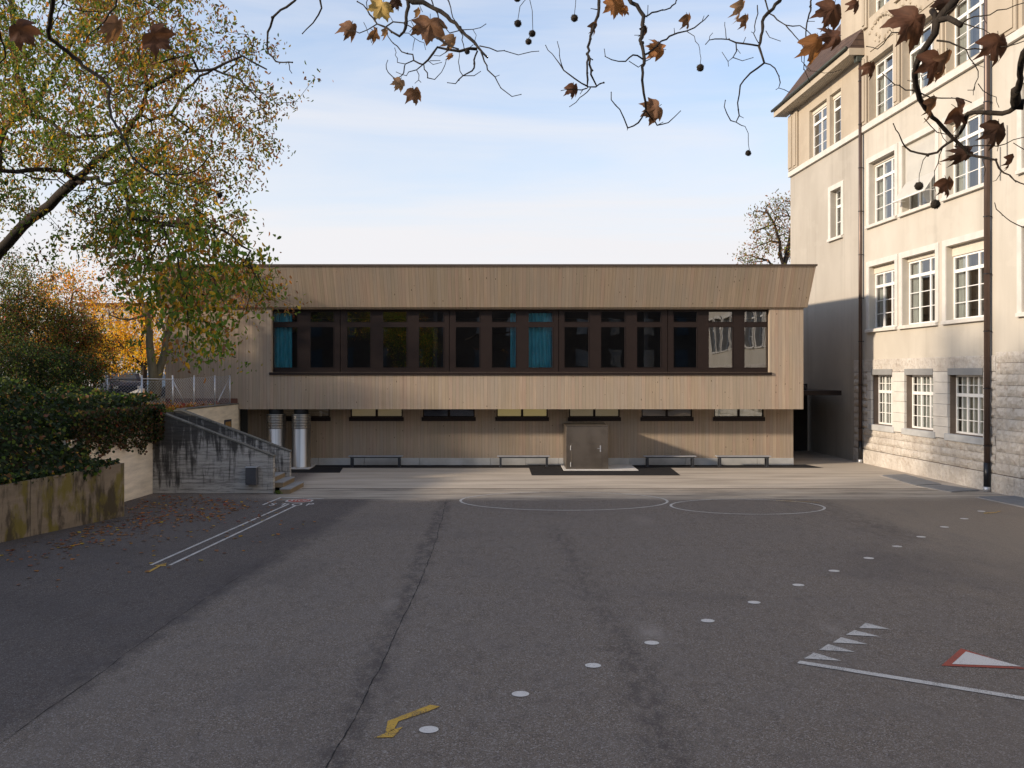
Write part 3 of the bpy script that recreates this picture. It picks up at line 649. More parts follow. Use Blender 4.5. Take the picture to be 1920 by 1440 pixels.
# ventilation shafts
def shaft(xc, Yc, label):
    r = .385; cx = XP(xc, Yc); t = thing('ventilation_shaft', label, 'ventilation shaft', (cx, Yc, .03), 0, 'round steel ventilation shafts')
    zc = 1.63
    m = MB(); m.lathe([(r+.03, .03), (r+.03, .05), (r, .07), (r, zc), (r-.02, zc+.01)], cx, Yc, 48); m.build('cylinder_body', M['steel'], t, smooth=True)
    m = MB(); m.lathe([(r-.09, zc), (r-.09, zs-.01)], cx, Yc, 32); m.build('inner_core', M['rubber'], t, smooth=True)
    for k in range(9):
        z = zc+.035+k*.066
        m = MB(); m.lathe([(r-.07, z+.022), (r+.004, z-.018), (r+.014, z-.014), (r+.016, z+.018), (r+.004, z+.026), (r-.06, z+.034)], cx, Yc, 40); m.build('louvre_ring', M['steel'], t, smooth=True)
    return t
shaft(518, 41.1, 'round stainless steel ventilation shaft partly hidden behind the stair wall')
shaft(565, 41.1, 'round stainless steel ventilation shaft standing fully visible on a white pad')

# steel cabinet
cb0, cb1, cy0 = XP(1061, 40.1), XP(1140.5, 40.1), 40.1
cab = thing('steel_cabinet', 'brushed steel equipment cabinet with a small door standing against the timber wall', 'cabinet', ((cb0+cb1)/2, 41, .03))
m = MB(); m.bbox(cb0, cb1, cy0, 42.15, .03, ZP(799, cy0), .012); m.build('cabinet_body', M['steel_box'], cab)
m = MB(); m.box(cb0-.015, cb1+.015, cy0-.02, 42.16, ZP(799, cy0)+.002, ZP(799, cy0)+.03); m.build('lid', M['steel_box'], cab)
dxa, dxb, dza, dzb = XP(1071, cy0), XP(1128, cy0), .10, ZP(831.5, cy0)
m = MB(); m.bbox(dxa, dxb, cy0-.018, cy0-.002, dza, dzb, .004); dr = m.build('cabinet_door', M['steel_box'], cab)
m = MB(); m.tube([(dxb-.05, cy0-.02, dzb-.20), (dxb-.05, cy0-.07, dzb-.20), (dxb-.17, cy0-.07, dzb-.20)], .011, 8); m.box(dxb-.075, dxb-.025, cy0-.026, cy0-.018, dzb-.34, dzb-.08); m.build('handle', M['galv'], dr)
for z in (dza+.12, dzb-.18):
    m = MB(); m.tube([(dxa-.02, cy0-.03, z-.09), (dxa-.02, cy0-.03, z+.10)], .018, 8); m.build('hinge', M['galv'], dr)

# ============================================================ OLD SCHOOL BUILDING (right)
PX, PY = 15.40, 43.36
TH = math.atan2(-.9989, .0475)
ob = thing('old_school_building', 'tall old cream rendered school building with stone base, white windows and tiled roof', 'building', (PX, PY, 0), TH)
def U(x, dy=0): return (PY-32311/(x-872))/.9989
def UY(y): return (PY-y)/.9989
def Zr(x, y): return CH+CH*(HY-y)/(.2233*(x-872))
UE = 55
bays = [(UY(42.6), UY(40.04)), (UY(39.37), UY(36.59)), (UY(35.78), UY(33.05))]
more = [(UY(30.9-3.45*k), UY(30.9-3.45*k-2.6)) for k in range(11)]
R3, R2 = (5.84, 8.51), (10.32, 12.98); R1, R0 = (14.80, 17.35), (19.25, 21.9)
small = (UY(47.1), UY(45.75), 10.35, 12.6)
lwing = [(UY(50.0), UY(47.6), 14.74, 17.2), (UY(47.2), UY(44.75), 14.74, 17.2)]
ops_st = [(a, b, *r) for r in (R3, R2) for a, b in bays+more]+[small]
wl = UY(43.3); m = MB(); panel(m, -9.6, wl, 4.5, 14.6, [small], 0, .30); panel(m, -9.6, UY(44.3), 0, 4.5, [], 0, .1); m.quad((-9.6, 0, 0), (-9.6, 0, 18), (-9.6, 12, 18), (-9.6, 12, 0)); m.build('wing_wall', M['stucco_shaded'], ob, local=True)
m = MB(); panel(m, wl, UE, 4.5, 14.6, ops_st[:-1], 0, .30); m.build('rendered_wall', M['stucco'], ob, local=True)
base = [(UY(42.3), UY(40.25), 1.77, 3.86), (UY(39.1), UY(36.75), 1.77, 3.86), (UY(35.6), UY(33.2), 1.77, 3.86)]
base += [(a+.2, b-.2, 1.77, 3.86) for a, b in more[1:]]
m = MB(); panel(m, UY(44.3), UE, 0, 4.5, [(a, b, c, d+.24) for a, b, c, d in base], .05, .28); m.build('base_wall', M['mortar'], ob, local=True)
# rusticated blocks
def blocks(ua, ub, z0, z1, holes, mb, h=.335, hm=.012, smooth_=False):
    nz = max(1, round((z1-z0)/h)); h = (z1-z0)/nz
    for r in range(nz):
        u = ua-(.3 if r % 2 else 0); za, zb_ = z0+r*h, z0+(r+1)*h
        while u < ub:
            w = rnd.uniform(.45, .95); a, b = max(u, ua), min(u+w, ub); u += w
            segs = [(a, b)]
            for hu0, hu1, hz0, hz1 in holes:
                if zb_-.02 > hz0 and za+.02 < hz1:
                    ns = []
                    for s0, s1 in segs:
                        if s1 <= hu0 or s0 >= hu1: ns.append((s0, s1))
                        else:
                            if s0 < hu0: ns.append((s0, hu0))
                            if s1 > hu1: ns.append((hu1, s1))
                    segs = ns
            for s0, s1 in segs:
                if s1-s0 < .06: continue
                pr = rnd.uniform(.0, .035); q = .015
                x0_, x1_, zz0, zz1 = s0+hm/2, s1-hm/2, za+hm/2, zb_-hm/2
                # pillow face: chamfer + irregular grid front
                nx, nzz = max(2, int((x1_-x0_)/.11)), 3
                vs = []; fs = []
                for jz in range(nzz+1):
                    for jx in range(nx+1):
                        ed = jx in (0, nx) or jz in (0, nzz)
                        vs.append((x0_+(x1_-x0_)*jx/nx+(0 if ed else rnd.uniform(-.02, .02)), -.005-(0 if ed else pr+rnd.uniform(.005, .04)), zz0+(zz1-zz0)*jz/nzz+(0 if ed else rnd.uniform(-.02, .02))))
                for jz in range(nzz):
                    for jx in range(nx):
                        k = jz*(nx+1)+jx; fs.append((k, k+1, k+nx+2, k+nx+1))
                n0 = len(vs); bd = [(x0_, .06, zz0), (x1_, .06, zz0), (x1_, .06, zz1), (x0_, .06, zz1)]; vs += bd
                cor = [0, nx, (nzz+1)*(nx+1)-1, nzz*(nx+1)]
                bot = list(range(0, nx+1)); top = [nzz*(nx+1)+i for i in range(nx+1)]; lf = [j*(nx+1) for j in range(nzz+1)]; rt = [j*(nx+1)+nx for j in range(nzz+1)]
                fs += [tuple([n0, n0+1]+bot[::-1]), tuple([n0+3]+top+[n0+2]), tuple([n0]+lf+[n0+3]), tuple([n0+1, n0+2]+rt[::-1])]
                mb.add(vs, fs)
m = MB(); holes = [(a-.02, b+.02, c-.14, d+.26) for a, b, c, d in base]
piers = [(UY(40.25)+.02, UY(39.1)-.02), (UY(36.75)+.02, UY(35.6)-.02), (UY(42.3)-.42, UY(42.3)-.02), (UY(33.2)+.02, UY(33.2)+.36)]
blocks(UY(44.3), UY(32.45), .62, 3.98, holes+[(p_, q_, 1.55, 3.98) for p_, q_ in piers], m, .30); blocks(UY(32.45), UE, .62, 4.62, holes, m, .36); m.build('rusticated_base', M['rustic'], ob, local=True)
for p_, q_ in piers:
    m = MB(); zz = 1.56
    for k_, h_ in enumerate((.42, .36, .46, .38, .42, .38)): m.bbox(p_+rnd.uniform(0, .02), q_-rnd.uniform(0, .02), -.045-rnd.uniform(0, .02), .06, zz+.006, zz+h_-.006, .012); zz += h_
    m.build('window_pier', M['stone_white'], ob, local=True)
m = MB()
u = UY(44.3)
while u < UY(32.45): 
    w = rnd.uniform(1.4, 2.6); m.bbox(u+.01, min(u+w, UY(32.45))-.01, -.03, .06, 3.99, 4.51, .02); u += w
m.build('dressed_stone_course', M['rustic'], ob, local=True); m = MB()
u = UY(44.3)
while u < UE:
    w = rnd.uniform(1.2, 2.2); m.bbox(u+.01, min(u+w, UE)-.01, -.055, .06, 0, .60, .03); u += w
m.build('plinth_course', M['rustic'], ob, local=True)
# cornice, sandstone top storeys
m = MB(); m.bbox(-9.65, UE, -.13, .05, 14.44, 14.72, .03); m.build('stone_band', M['stone_white'], ob, local=True)
gab = UY(45.8)
so = [(a, b, *r) for r in (R1, R0) for a, b in bays+more[:3]]
m = MB(); panel(m, gab, UE, 14.6, 26, [q for q in so]+[q for q in lwing if q[0] > gab], -.02, .34); m.quad((gab, -.02, 18), (gab, -.02, 26), (gab, 9, 26), (gab, 9, 18))
panel(m, -9.6, gab, 14.6, 18.0, [(max(q[0], -9.6), min(q[1], gab), q[2], q[3]) for q in lwing if q[0] < gab], -.02, .34); m.build('sandstone_storey', M['sandstone'], ob, local=True)
def pil(ua, ub, z0, z1):
    m = MB(); m.bbox(ua, ub, -.14, -.022, z0, z1, .03); m.bbox(ua+.09, ub-.09, -.19, -.142, z0+.12, z1-.12, .02); m.build('pilaster', M['sandstone'], ob, local=True)
for ua, ub in ((-9.58, -8.9), (-8.75, -8.25), (bays[0][1]+.1, bays[1][0]-.1), (bays[1][1]+.1, bays[2][0]-.1), (UY(43.1), bays[0][0]-.1), (bays[2][1]+.12, more[0][0]-.2)):
    pil(ua, ub, 14.73, 17.7)
    if ua > 0: pil(ua, ub, 18.9, 25)
for a, b in bays+more[:2]:                       # carved spandrels between the top windows
    m = MB(); m.bbox(a+.15, b-.15, -.06, -.022, 17.75, 18.7, .02)
    for k in range(9):
        t = k/8; uu = a+.2+(b-a-.4)*t; m.ball((uu, -.07, 18.55+.35*math.sin(math.pi*t)), .09, 5, 6, .2)
    for k in range(10): m.ball((rnd.uniform(a+.3, b-.3), -.055, rnd.uniform(17.85, 18.45)), rnd.uniform(.05, .10), 4, 6, .3)
    m.build('carved_panel', M['sandstone'], ob, local=True)
m = MB(); m.box(-9.59, UE, .62, 12, 0, 17.9); m.box(gab+.05, UE, .62, 9, 17.9, 26); m.build('building_core', M['room'], ob, local=True)
# eave and roof of the left wing
e = .66; ue0, ue1 = -10.25, .25
m = MB(); m.box(ue0, ue1, -e, .0, 17.84, 17.93); m.build('eave_soffit', M['blind_cream'], ob, local=True)
m = MB()
for k in range(7): m.box(ue0+.05, ue1-.05, -e+.06+k*.085, -e+.07+k*.085, 17.828, 17.838)
m.build('soffit_groove', M['cap'], ob, local=True)
m = MB(); m.bbox(ue0-.02, ue1+.02, -e-.05, -e-.002, 17.82, 18.12, .01); m.box(ue1+.001, ue1+.05, -e-.05, .02, 17.82, 18.12); m.build('eave_fascia', M['sandstone'], ob, local=True)
m = MB(); m.tube([(ue0-.05, -e-.13, 18.17), (ue1-.1, -e-.13, 18.17)], .075, 10); m.build('gutter', M['copper'], ob, local=True, smooth=True)
m = MB(); z0, z1, dp = 18.13, 24.3, 3.9
m.quad((ue0-.05, -e-.05, z0), (gab, -e-.05, z0), (gab, dp, z1), (ue0+1.0, dp, z1)); m.quad((ue0-.05, -e-.05, z0), (ue0+1.0, dp, z1), (ue0+1.0, 11, z1), (ue0-.05, 12, z0)); m.quad((ue0+1, dp, z1), (gab, dp, z1), (gab, 11, z1), (ue0+1, 11, z1))
m.quad((gab, -e-.05, z0), (ue1+.03, -e-.05, z0), (ue1-.1, -.03, 19.05), (gab, -.03, 19.35)); m.quad((ue1+.03, -e-.05, z0), (ue1+.03, .0, z0), (ue1-.1, -.03, 19.05)); m.build('tiled_roof', M['tiles'], ob, local=True)
m = MB(); m.bbox(UY(43.25)-.18, UY(43.25)+.14, -.36, -.06, 17.55, 18.1, .02); m.build('rainwater_head', M['copper'], ob, local=True)

# windows of the old building ------------------------------------------
def old_window(a, b, z0, z1, ncol=3, sub=1, rt=1, rb=3, split=.76, blind=.0, blind_mat='blind_cream', surround=True, curt=True, proud=.0, dep=.26, full_curt=False, sill=True, detail=True):
    m = MB(); y = dep; fw = .07; zt_ = z1-blind
    m.box(a, b, y, y+.07, z0, z0+fw); m.box(a, b, y, y+.07, zt_-fw, zt_); m.box(a, a+fw, y, y+.07, z0+fw, zt_-fw); m.box(b-fw, b, y, y+.07, z0+fw, zt_-fw)
    zt2 = z0+(zt_-z0)*split; m.box(a+fw, b-fw, y-.02, y+.06, zt2-.06, zt2+.06)
    cw = (b-a-2*fw)/ncol
    for k in range(1, ncol):
        uu = a+fw+cw*k; m.box(uu-.045, uu+.045, y-.01, y+.055, z0+fw, zt2-.06); m.box(uu-.045, uu+.045, y-.01, y+.055, zt2+.06, zt_-fw)
    if detail:
        for k in range(ncol):
            s0 = a+fw+cw*k+(.045 if k else 0); s1 = a+fw+cw*(k+1)-(.045 if k < ncol-1 else 0)
            for j in range(1, sub):
                uu = s0+(s1-s0)*j/sub; m.box(uu-.014, uu+.014, y+.012, y+.048, z0+fw, zt2-.06); m.box(uu-.014, uu+.014, y+.012, y+.048, zt2+.06, zt_-fw)
            for j in range(1, rb):
                zz = z0+fw+(zt2-.06-z0-fw)*j/rb; m.box(s0, s1, y+.016, y+.044, zz-.014, zz+.014)
            for j in range(1, rt):
                zz = zt2+.06+(zt_-fw-zt2-.06)*j/rt; m.box(s0, s1, y+.016, y+.044, zz-.014, zz+.014)
    w_ = m.build('window', M['white_frame'], ob, local=True)
    def sub_(mb, n, mt, **k): return mb.build(n, M[mt], w_, local=True, **k)
    gm = MB(); gm.quad((a+fw, y+.03, z0+fw), (b-fw, y+.03, z0+fw), (b-fw, y+.03, zt_-fw), (a+fw, y+.03, zt_-fw)); sub_(gm, 'pane', 'glass_r')
    if blind: m = MB(); m.box(a, b, (-.06 if full_curt else y-.05), y+.06, zt_+.002, z1-.002); sub_(m, 'blind_box', blind_mat)
    if curt:
        cr_ = (a+fw, b-fw) if full_curt else (a+fw, a+fw+cw*.95)
        m = MB(); pr = None; n = 40; ph = rnd.uniform(0, 6)
        for i in range(n+1):
            uu = cr_[0]+(cr_[1]-cr_[0])*i/n; ph += rnd.uniform(.5, 1.3); yy = y+.17+.03*math.sin(ph); q = ((uu, yy, z0+.05), (uu, yy, zt_-.05))
            if pr: m.quad(pr[0], q[0], q[1], pr[1])
            pr = q
        sub_(m, 'curtain', 'sheer', smooth=True)
    if surround:
        m = MB(); j = .26; p = .05
        m.bbox(a-j, a-.003, -p, .02, z0-.02, z1+.24, .012); m.bbox(b+.003, b+j, -p, .02, z0-.02, z1+.24, .012); m.box(a-.001, b+.001, -p+.004, .02, z1+.003, z1+.238); sub_(m, 'surround', 'stone_white')
    if sill: m = MB(); m.bbox(a-.2, b+.2, -.14 if not full_curt else -.10, .24, z0-(.15 if not full_curt else .26), z0-.022, .02); sub_(m, 'sill', 'stone_white' if not full_curt else 'plinth')
    return w_
for i, (a, b) in enumerate(bays): old_window(a, b, *R3, blind=(.30, .16, .36)[i])
for i, (a, b) in enumerate(bays): old_window(a, b, *R2, blind=.12)
for i, (a, b) in enumerate(bays): old_window(a, b, *R1, surround=False, blind=.10, sill=False, dep=.30)
for i, (a, b) in enumerate(bays): old_window(a, b, *R0, surround=False, sill=False, dep=.30)
for a, b in more[:3]: old_window(a, b, *R1, surround=False, sill=False, dep=.30); old_window(a, b, *R0, surround=False, sill=False, dep=.30)
for k, (a, b) in enumerate(more): old_window(a, b, *R3, detail=k < 9); old_window(a, b, *R2, detail=k < 9)
for k, (a, b, c, d) in enumerate(base): old_window(a, b, c, d+.24, sub=2, rt=2, rb=3, split=.66, blind=.24, blind_mat='blind_grey', surround=False, full_curt=True, detail=k < 6)
for q in lwing: old_window(*q, ncol=2, surround=False, sill=False, dep=.20, blind=.2, curt=False)
old_window(*small, ncol=2, rb=2, rt=2, split=.66)
# external white blind, pulled down and tilted out at the foot
a, b = bays[1]
m = MB(); zt_, zm, zl = R2[1]-.02, 11.5, 10.72
m.quad((a+.03, .1, zm), (b-.03, .1, zm), (b-.03, .1, zt_), (a+.03, .1, zt_)); m.quad((a+.03, .1, zm), (a+.03, -.42, zl), (b-.03, -.42, zl), (b-.03, .1, zm)); m.build('window_blind', M['awning'], ob, local=True)
m = MB(); m.tube([(a+.02, -.43, zl), (b-.02, -.43, zl)], .03, 8); m.tube([(a+.06, .08, zl+.05), (a+.06, -.41, zl)], .012, 6); m.tube([(b-.06, .08, zl+.05), (b-.06, -.41, zl)], .012, 6); m.build('blind_rail', M['white_frame'], ob, local=True)
# downpipes: separate children with brackets
def pipe(uu, r, ztop, y=-.16):
    m = MB(); m.tube([(uu, y, .95), (uu, y, ztop)], r, 14); p = m.build('downpipe', M['pipe'], ob, local=True, smooth=True)
    m = MB(); m.tube([(uu, y, .0), (uu, y, .16)], r*1.25, 14); m.build('pipe_shoe', M['galv'], p, local=True, smooth=True)
    m = MB(); m.tube([(uu, y, .16), (uu, y, .96)], r*1.12, 14); m.build('cast_iron_base', M['pipe_dark'], p, local=True, smooth=True)
    for z in np.arange(1.5, ztop, 1.9):
        m = MB(); m.tube([(uu, y, z), (uu, y, z+.03)], r*1.25, 12); m.box(uu-.015, uu+.015, y, -.0, z, z+.03)
        m.build('bracket', M['pipe_dark'], p, local=True)
pipe(UY(43.2), .075, 17.56); pipe(UY(32.72), .095, 26)
m = MB(); m.tube([(UY(43.2), -.16, 17.5), (UY(43.2), -.16, 17.7)], .09, 12)
# conduits near the right edge
m = MB(); m.tube([(U(1877), -.03, 10.2), (U(1877), -.03, 11.3)], .012, 6); m.tube([(U(1890), -.03, 10.6), (U(1890), -.03, 11.9)], .012, 6); m.build('wall_rod', M['dark_steel'], ob, local=True)
# light well slabs and kerb at the wall foot
for px, lab in (([(1655, 892.5), (1698, 891), (1765, 909.5), (1719, 911.5)], 'blue grey cover slab over the light well below the first basement window'),
                ([(1724, 912.5), (1768, 911), (1836, 921), (1786, 923.5)], 'blue grey cover slab over the light well beside the second downpipe'),
                ([(1836, 933.5), (1925, 931.5), (2010, 948), (1925, 952)], 'large blue grey slab at the right edge, nearest the camera')):
    pts = [G(*p) for p in px]; c = np.mean(pts, axis=0); t = thing('light_well_cover', lab, 'light well cover', (float(c[0]), float(c[1]), 0), 0, 'light well covers along the stone base')
    m = MB(); m.prism(pts, .0, .045); m.build('cover_plate', M['grate'], t)
    big = [((p[0]-c[0])*1.05+c[0]-(.06 if p[0] < c[0] else 0), (p[1]-c[1])*1.05+c[1]) for p in pts]; m = MB(); m.prism(big, 0, .022); m.build('stone_rim', M['kerbstone'], t)
# ============================================================ STAIR, WALLS, BANK
sw = thing('outdoor_stair', 'concrete outdoor stair with stained board marked side walls and stone steps', 'stair', (-9.5, 33.3, 0))
SY0, SY1 = 32.2, 34.2
def cheek(y0, y1, name):
    xr = XP(512, SY0) if y0 < 33 else XP(543, SY1); xl = -11.72
    zr = 1.18; zl = 2.60; xk = -11.45
    m = MB(); m.xprism([(xl, 0), (xr, 0), (xr, zr), (xk, zl), (xl, zl)], y0, y1); w = m.build(name, M['board'], sw)
    m = MB(); t = .05
    m.xprism([(xr+.02, zr+.004), (xr+.02, zr+t), (xk+.01, zl+t), (xl, zl+t), (xl, zl+.004), (xk, zl+.004)], y0-.02, y1+.02); m.build('coping', M['coping'], w)
cheek(SY0, SY0+.26, 'side_wall'); cheek(SY1-.0, SY1+.26, 'side_wall')
nst = 12; x = -7.22
for k in range(nst):
    z1 = .17*(k+1); x0_ = x-.32*k; m = MB(); wid = (SY0+.28, SY1-.02) if k else (SY0-.12, SY1-.02)
    m.box(x0_-.34, x0_, wid[0], wid[1], max(0, z1-.18), z1-.035); s = m.build('step', M['step'], sw)
    m = MB(); m.bbox(x0_-.34, x0_+.02, wid[0]-.002, wid[1]+.002, z1-.034, z1, .008); m.build('tread', M['step_top'], s)
m = MB(); m.box(-11.70, -11.06, SY0+.27, SY1-.01, 1.9, 2.04); m.build('landing', M['coping'], sw); m = MB(); m.box(-11.75, -11.71, SY0+.27, SY1-.01, 1.9, 2.58); m.build('end_wall', M['board'], sw)
# meter box on the stair wall
mbx = thing('wall_box', 'grey metal box mounted on the front of the stained stair wall', 'metal box', (XP(472, SY0), SY0, 1))
bx0, bx1 = XP(461, SY0-.2), XP(482, SY0-.2)
m = MB(); m.bbox(bx0, bx1, SY0-.26, SY0-.004, ZP(909, SY0-.2), ZP(877, SY0-.2), .012); m.build('box_body', M['mailbox'], mbx)
m = MB(); m.bbox(bx0-.01, bx1+.01, SY0-.28, SY0-.004, ZP(877, SY0-.2)+.002, ZP(877, SY0-.2)+.03, .006); m.build('lid', M['galv'], mbx)
m = MB(); m.bbox(bx0+.02, bx1-.02, SY0-.272, SY0-.261, ZP(907, SY0-.2), ZP(879, SY0-.2), .003); m.build('door', M['mailbox'], mbx)
# cream wall from the stair top towards the timber building
cw = thing('cream_retaining_wall', 'cream rendered retaining wall running from the stair to the timber building', 'wall', (-11.4, 38, 0))
m = MB(); m.prism([(-11.72, 34.47), (-11.42, 34.47), (-11.30, 40.75), (-11.62, 42.19), (-11.9, 42.19), (-11.9, 40.75)], 0, 2.64); m.build('wall', M['cream_wall'], cw)
m = MB(); m.prism([(-11.74, 34.47), (-11.40, 34.47), (-11.28, 40.77), (-11.74, 40.77)], 2.641, 2.69); m.build('coping', M['coping'], cw)
ps = thing('wall_poster', 'small dark poster with an ochre picture on the cream retaining wall', 'poster', (-11.3, 39.2, 1.8))
def onwall(y): return -11.42+(y-34.47)/(40.75-34.47)*.12
pa, pb_ = 38.85, 39.75
m = MB(); m.prism([(onwall(pa)+.004, pa), (onwall(pa)+.02, pa), (onwall(pb_)+.02, pb_), (onwall(pb_)+.004, pb_)], 1.58, 2.08); m.build('poster_board', M['poster'], ps)
m = MB(); m.prism([(onwall(pa)+.021, pa+.1), (onwall(pa)+.024, pa+.1), (onwall(pb_)+.024, pb_-.1), (onwall(pb_)+.021, pb_-.1)], 1.78, 2.0); m.build('picture', M['poster_b'], ps)
# stained beige wall under the ivy
bw = thing('beige_retaining_wall', 'short beige stained wall under the hanging ivy beside the stair', 'wall', (-12, 30, 0))
m = MB(); m.prism([(-11.72, 32.19), (-11.98, 26.5), (-12.5, 26.5), (-12.4, 32.19)], 0, 2.1); m.build('wall', M['beige'], bw)
# mossy low retaining wall in front of the ivy bank
mw = thing('mossy_retaining_wall', 'low mossy concrete retaining wall at the left edge in front of the ivy', 'wall', (-11.2, 24, 0))
A = np.array(G(233, 968)); B = np.array(G(57, 1005.5)); Cc = A+(B-A)*3.6; d = (B-A)/np.linalg.norm(B-A); nrm = np.array([-d[1], d[0]]); nrm = nrm if nrm[0] < 0 else -nrm
def wp(p, q, z0, z1a, z1b, mat, name, par, th=.28):
    a, b = np.array(p), np.array(q); c, e_ = b+nrm*th, a+nrm*th
    m = MB(); m.add([(*a, z0), (*b, z0), (*c, z0), (*e_, z0), (*a, z1a), (*b, z1b), (*c, z1b), (*e_, z1a)], [(0,3,2,1),(4,5,6,7),(0,1,5,4),(1,2,6,5),(2,3,7,6),(3,0,4,7)]); return m.build(name, mat, par)
wp(A, B+(A-B)*.004, 0, 1.46, 1.35, M['mossy'], 'wall_section', mw); wp(B, Cc, 0, 1.35, 1.10, M['mossy'], 'wall_section', mw)
m = MB(); e0 = A+nrm*.0; q = A+np.array([-1.9, .75]); m.add([(*(A+d*.0), 0), (*q, 0), (*(q+d*.25), 0), (*(A+d*.25), 0), (*A, 1.46), (*q, 1.46), (*(q+d*.25), 1.46), (*(A+d*.25), 1.46)], [(0,1,2,3),(7,6,5,4),(0,4,5,1),(1,5,6,2),(2,6,7,3),(3,7,4,0)]); 
# soil bank surface under the ivy
bank = [(-11.0, 26.9, 1.25), (-11.7, 22.4, 1.12), (-13.2, 16.5, 1.0), (-13.9, 13.9, 1.0)]
def bank_z(x, y):                       # height of the slope behind the low wall
    t = (y-A[1])/(B[1]-A[1]); xw = A[0]+(B[0]-A[0])*t; dd = max(0, (xw-.28)-x)
    z = 1.25+min(1.0, dd/2.6)*1.75
    if x < -11.97-(32.2-y)*.045 and y > 26.45: z = max(z, 2.05+min(1, max(0, -11.95-x)/1.2)*.75)
    elif y > 26.95: z = -.3
    return z
m = MB(); nx, ny = 26, 40; vs = []; 
for j in range(ny+1):
    y = 12+(32.15-12)*j/ny; t = (y-A[1])/(B[1]-A[1]); xw = A[0]+(B[0]-A[0])*min(t, 0 if y > 26.9 else t)-.26
    for i in range(nx+1):
        x = xw-(i/nx)**1.3*14; x = min(x, -12.02-(32.2-y)*.0456) if y > 26.9 else x; vs.append((x, y, bank_z(x, y)+.06*math.sin(x*3+y)*math.sin(y*2.2)-.05))
fs = [(j*(nx+1)+i, (j+1)*(nx+1)+i, (j+1)*(nx+1)+i+1, j*(nx+1)+i+1) for j in range(ny) for i in range(nx)]
m.add(vs, [f[::-1] for f in fs]); tag(m.build('bank_soil', M['soil'], smooth=True), kind='structure')

# ============================================================ LEAF CLOUDS (numpy)
nr = np.random.default_rng(5)
def leaf_mesh(name, pts, size, cols, parent=None, droop=0.0, flat=None, wid=.42, mat='leaf', origin=None, jit=.3):
    """pts Nx3 leaf positions, each a folded 6-vertex leaf"""
    n = len(pts); s = size*(1+nr.uniform(-jit, jit, n))
    d = nr.normal(size=(n, 3)); d[:, 2] -= droop*1.5; d /= np.linalg.norm(d, axis=1)[:, None]
    if flat is not None: nrm_ = flat+nr.normal(size=(n, 3))*.55
    else: nrm_ = nr.normal(size=(n, 3))
    nrm_ -= d*np.sum(nrm_*d, axis=1)[:, None]; nrm_ /= np.linalg.norm(nrm_, axis=1)[:, None]
    w = np.cross(d, nrm_); S1 = s[:, None]
    p = pts; fold = .18
    V = np.stack([p, p+d*S1*.32+w*S1*wid*.5+nrm_*S1*fold*.5, p+d*S1*.72+w*S1*wid*.42+nrm_*S1*fold*.4, p+d*S1-nrm_*S1*.1, p+d*S1*.72-w*S1*wid*.42+nrm_*S1*fold*.4, p+d*S1*.32-w*S1*wid*.5+nrm_*S1*fold*.5], axis=1).reshape(-1, 3)
    base_ = np.arange(n)*6
    Fc = np.stack([np.stack([base_, base_+1, base_+2, base_+3], 1), np.stack([base_, base_+3, base_+4, base_+5], 1)], 1).reshape(-1, 4)
    if parent is not None: Mi = np.array(mtx_chain(parent).inverted()); V = V@Mi[:3, :3].T+Mi[:3, 3]
    if origin is not None: V = V-np.array(origin)
    me = bpy.data.meshes.new(name); me.vertices.add(len(V)); me.vertices.foreach_set('co', V.ravel())
    me.loops.add(len(Fc)*4); me.loops.foreach_set('vertex_index', Fc.ravel().astype(np.int32)); me.polygons.add(len(Fc))
    me.polygons.foreach_set('loop_start', np.arange(len(Fc), dtype=np.int32)*4); 
    me.update(calc_edges=True); me.validate()
    at = me.color_attributes.new('Col', 'FLOAT_COLOR', 'CORNER'); cc = np.concatenate([np.repeat(cols, 8, axis=0), np.ones((n*8, 1))], axis=1).astype(np.float32); at.data.foreach_set('color', cc.ravel())
    me.materials.append(M[mat]); o = bpy.data.objects.new(name, me); C.objects.link(o)
    if parent is not None: o.parent = parent
    if origin is not None: o.location = origin
    return o
GREEN, DKG, YEL, ORA, BRN, RED, OLV = [np.array(c) for c in ((.12,.185,.028), (.026,.046,.014), (.56,.36,.03), (.50,.20,.035), (.27,.13,.062), (.36,.075,.04), (.22,.21,.045))]
def pick(n, w):                          # weighted palette with jitter
    pal = np.array([k for k, _ in w]); p = np.array([q for _, q in w], float); p /= p.sum()
    c = pal[nr.choice(len(pal), n, p=p)]; return np.clip(c*nr.uniform(.65, 1.35, (n, 1))*nr.uniform(.88, 1.12, (n, 3)), 0, 1)
def inpoly(px, poly):
    x, y = px[:, 0], px[:, 1]; c = np.zeros(len(px), bool); j = len(poly)-1
    for i in range(len(poly)):
        xi, yi = poly[i]; xj, yj = poly[j]
        c ^= ((yi > y) != (yj > y)) & (x < (xj-xi)*(y-yi)/(yj-yi+1e-9)+xi); j = i
    return c
def sample_poly(poly, n):
    a = np.array(poly, float); out = np.zeros((0, 2))
    while len(out) < n:
        q = nr.uniform(a.min(0), a.max(0), (n*2, 2)); out = np.vstack([out, q[inpoly(q, poly)]])
    return out[:n]
def P3(px, Y): return np.stack([(px[:, 0]-960)/F*Y, Y, CH-(px[:, 1]-HY)/F*Y], 1)

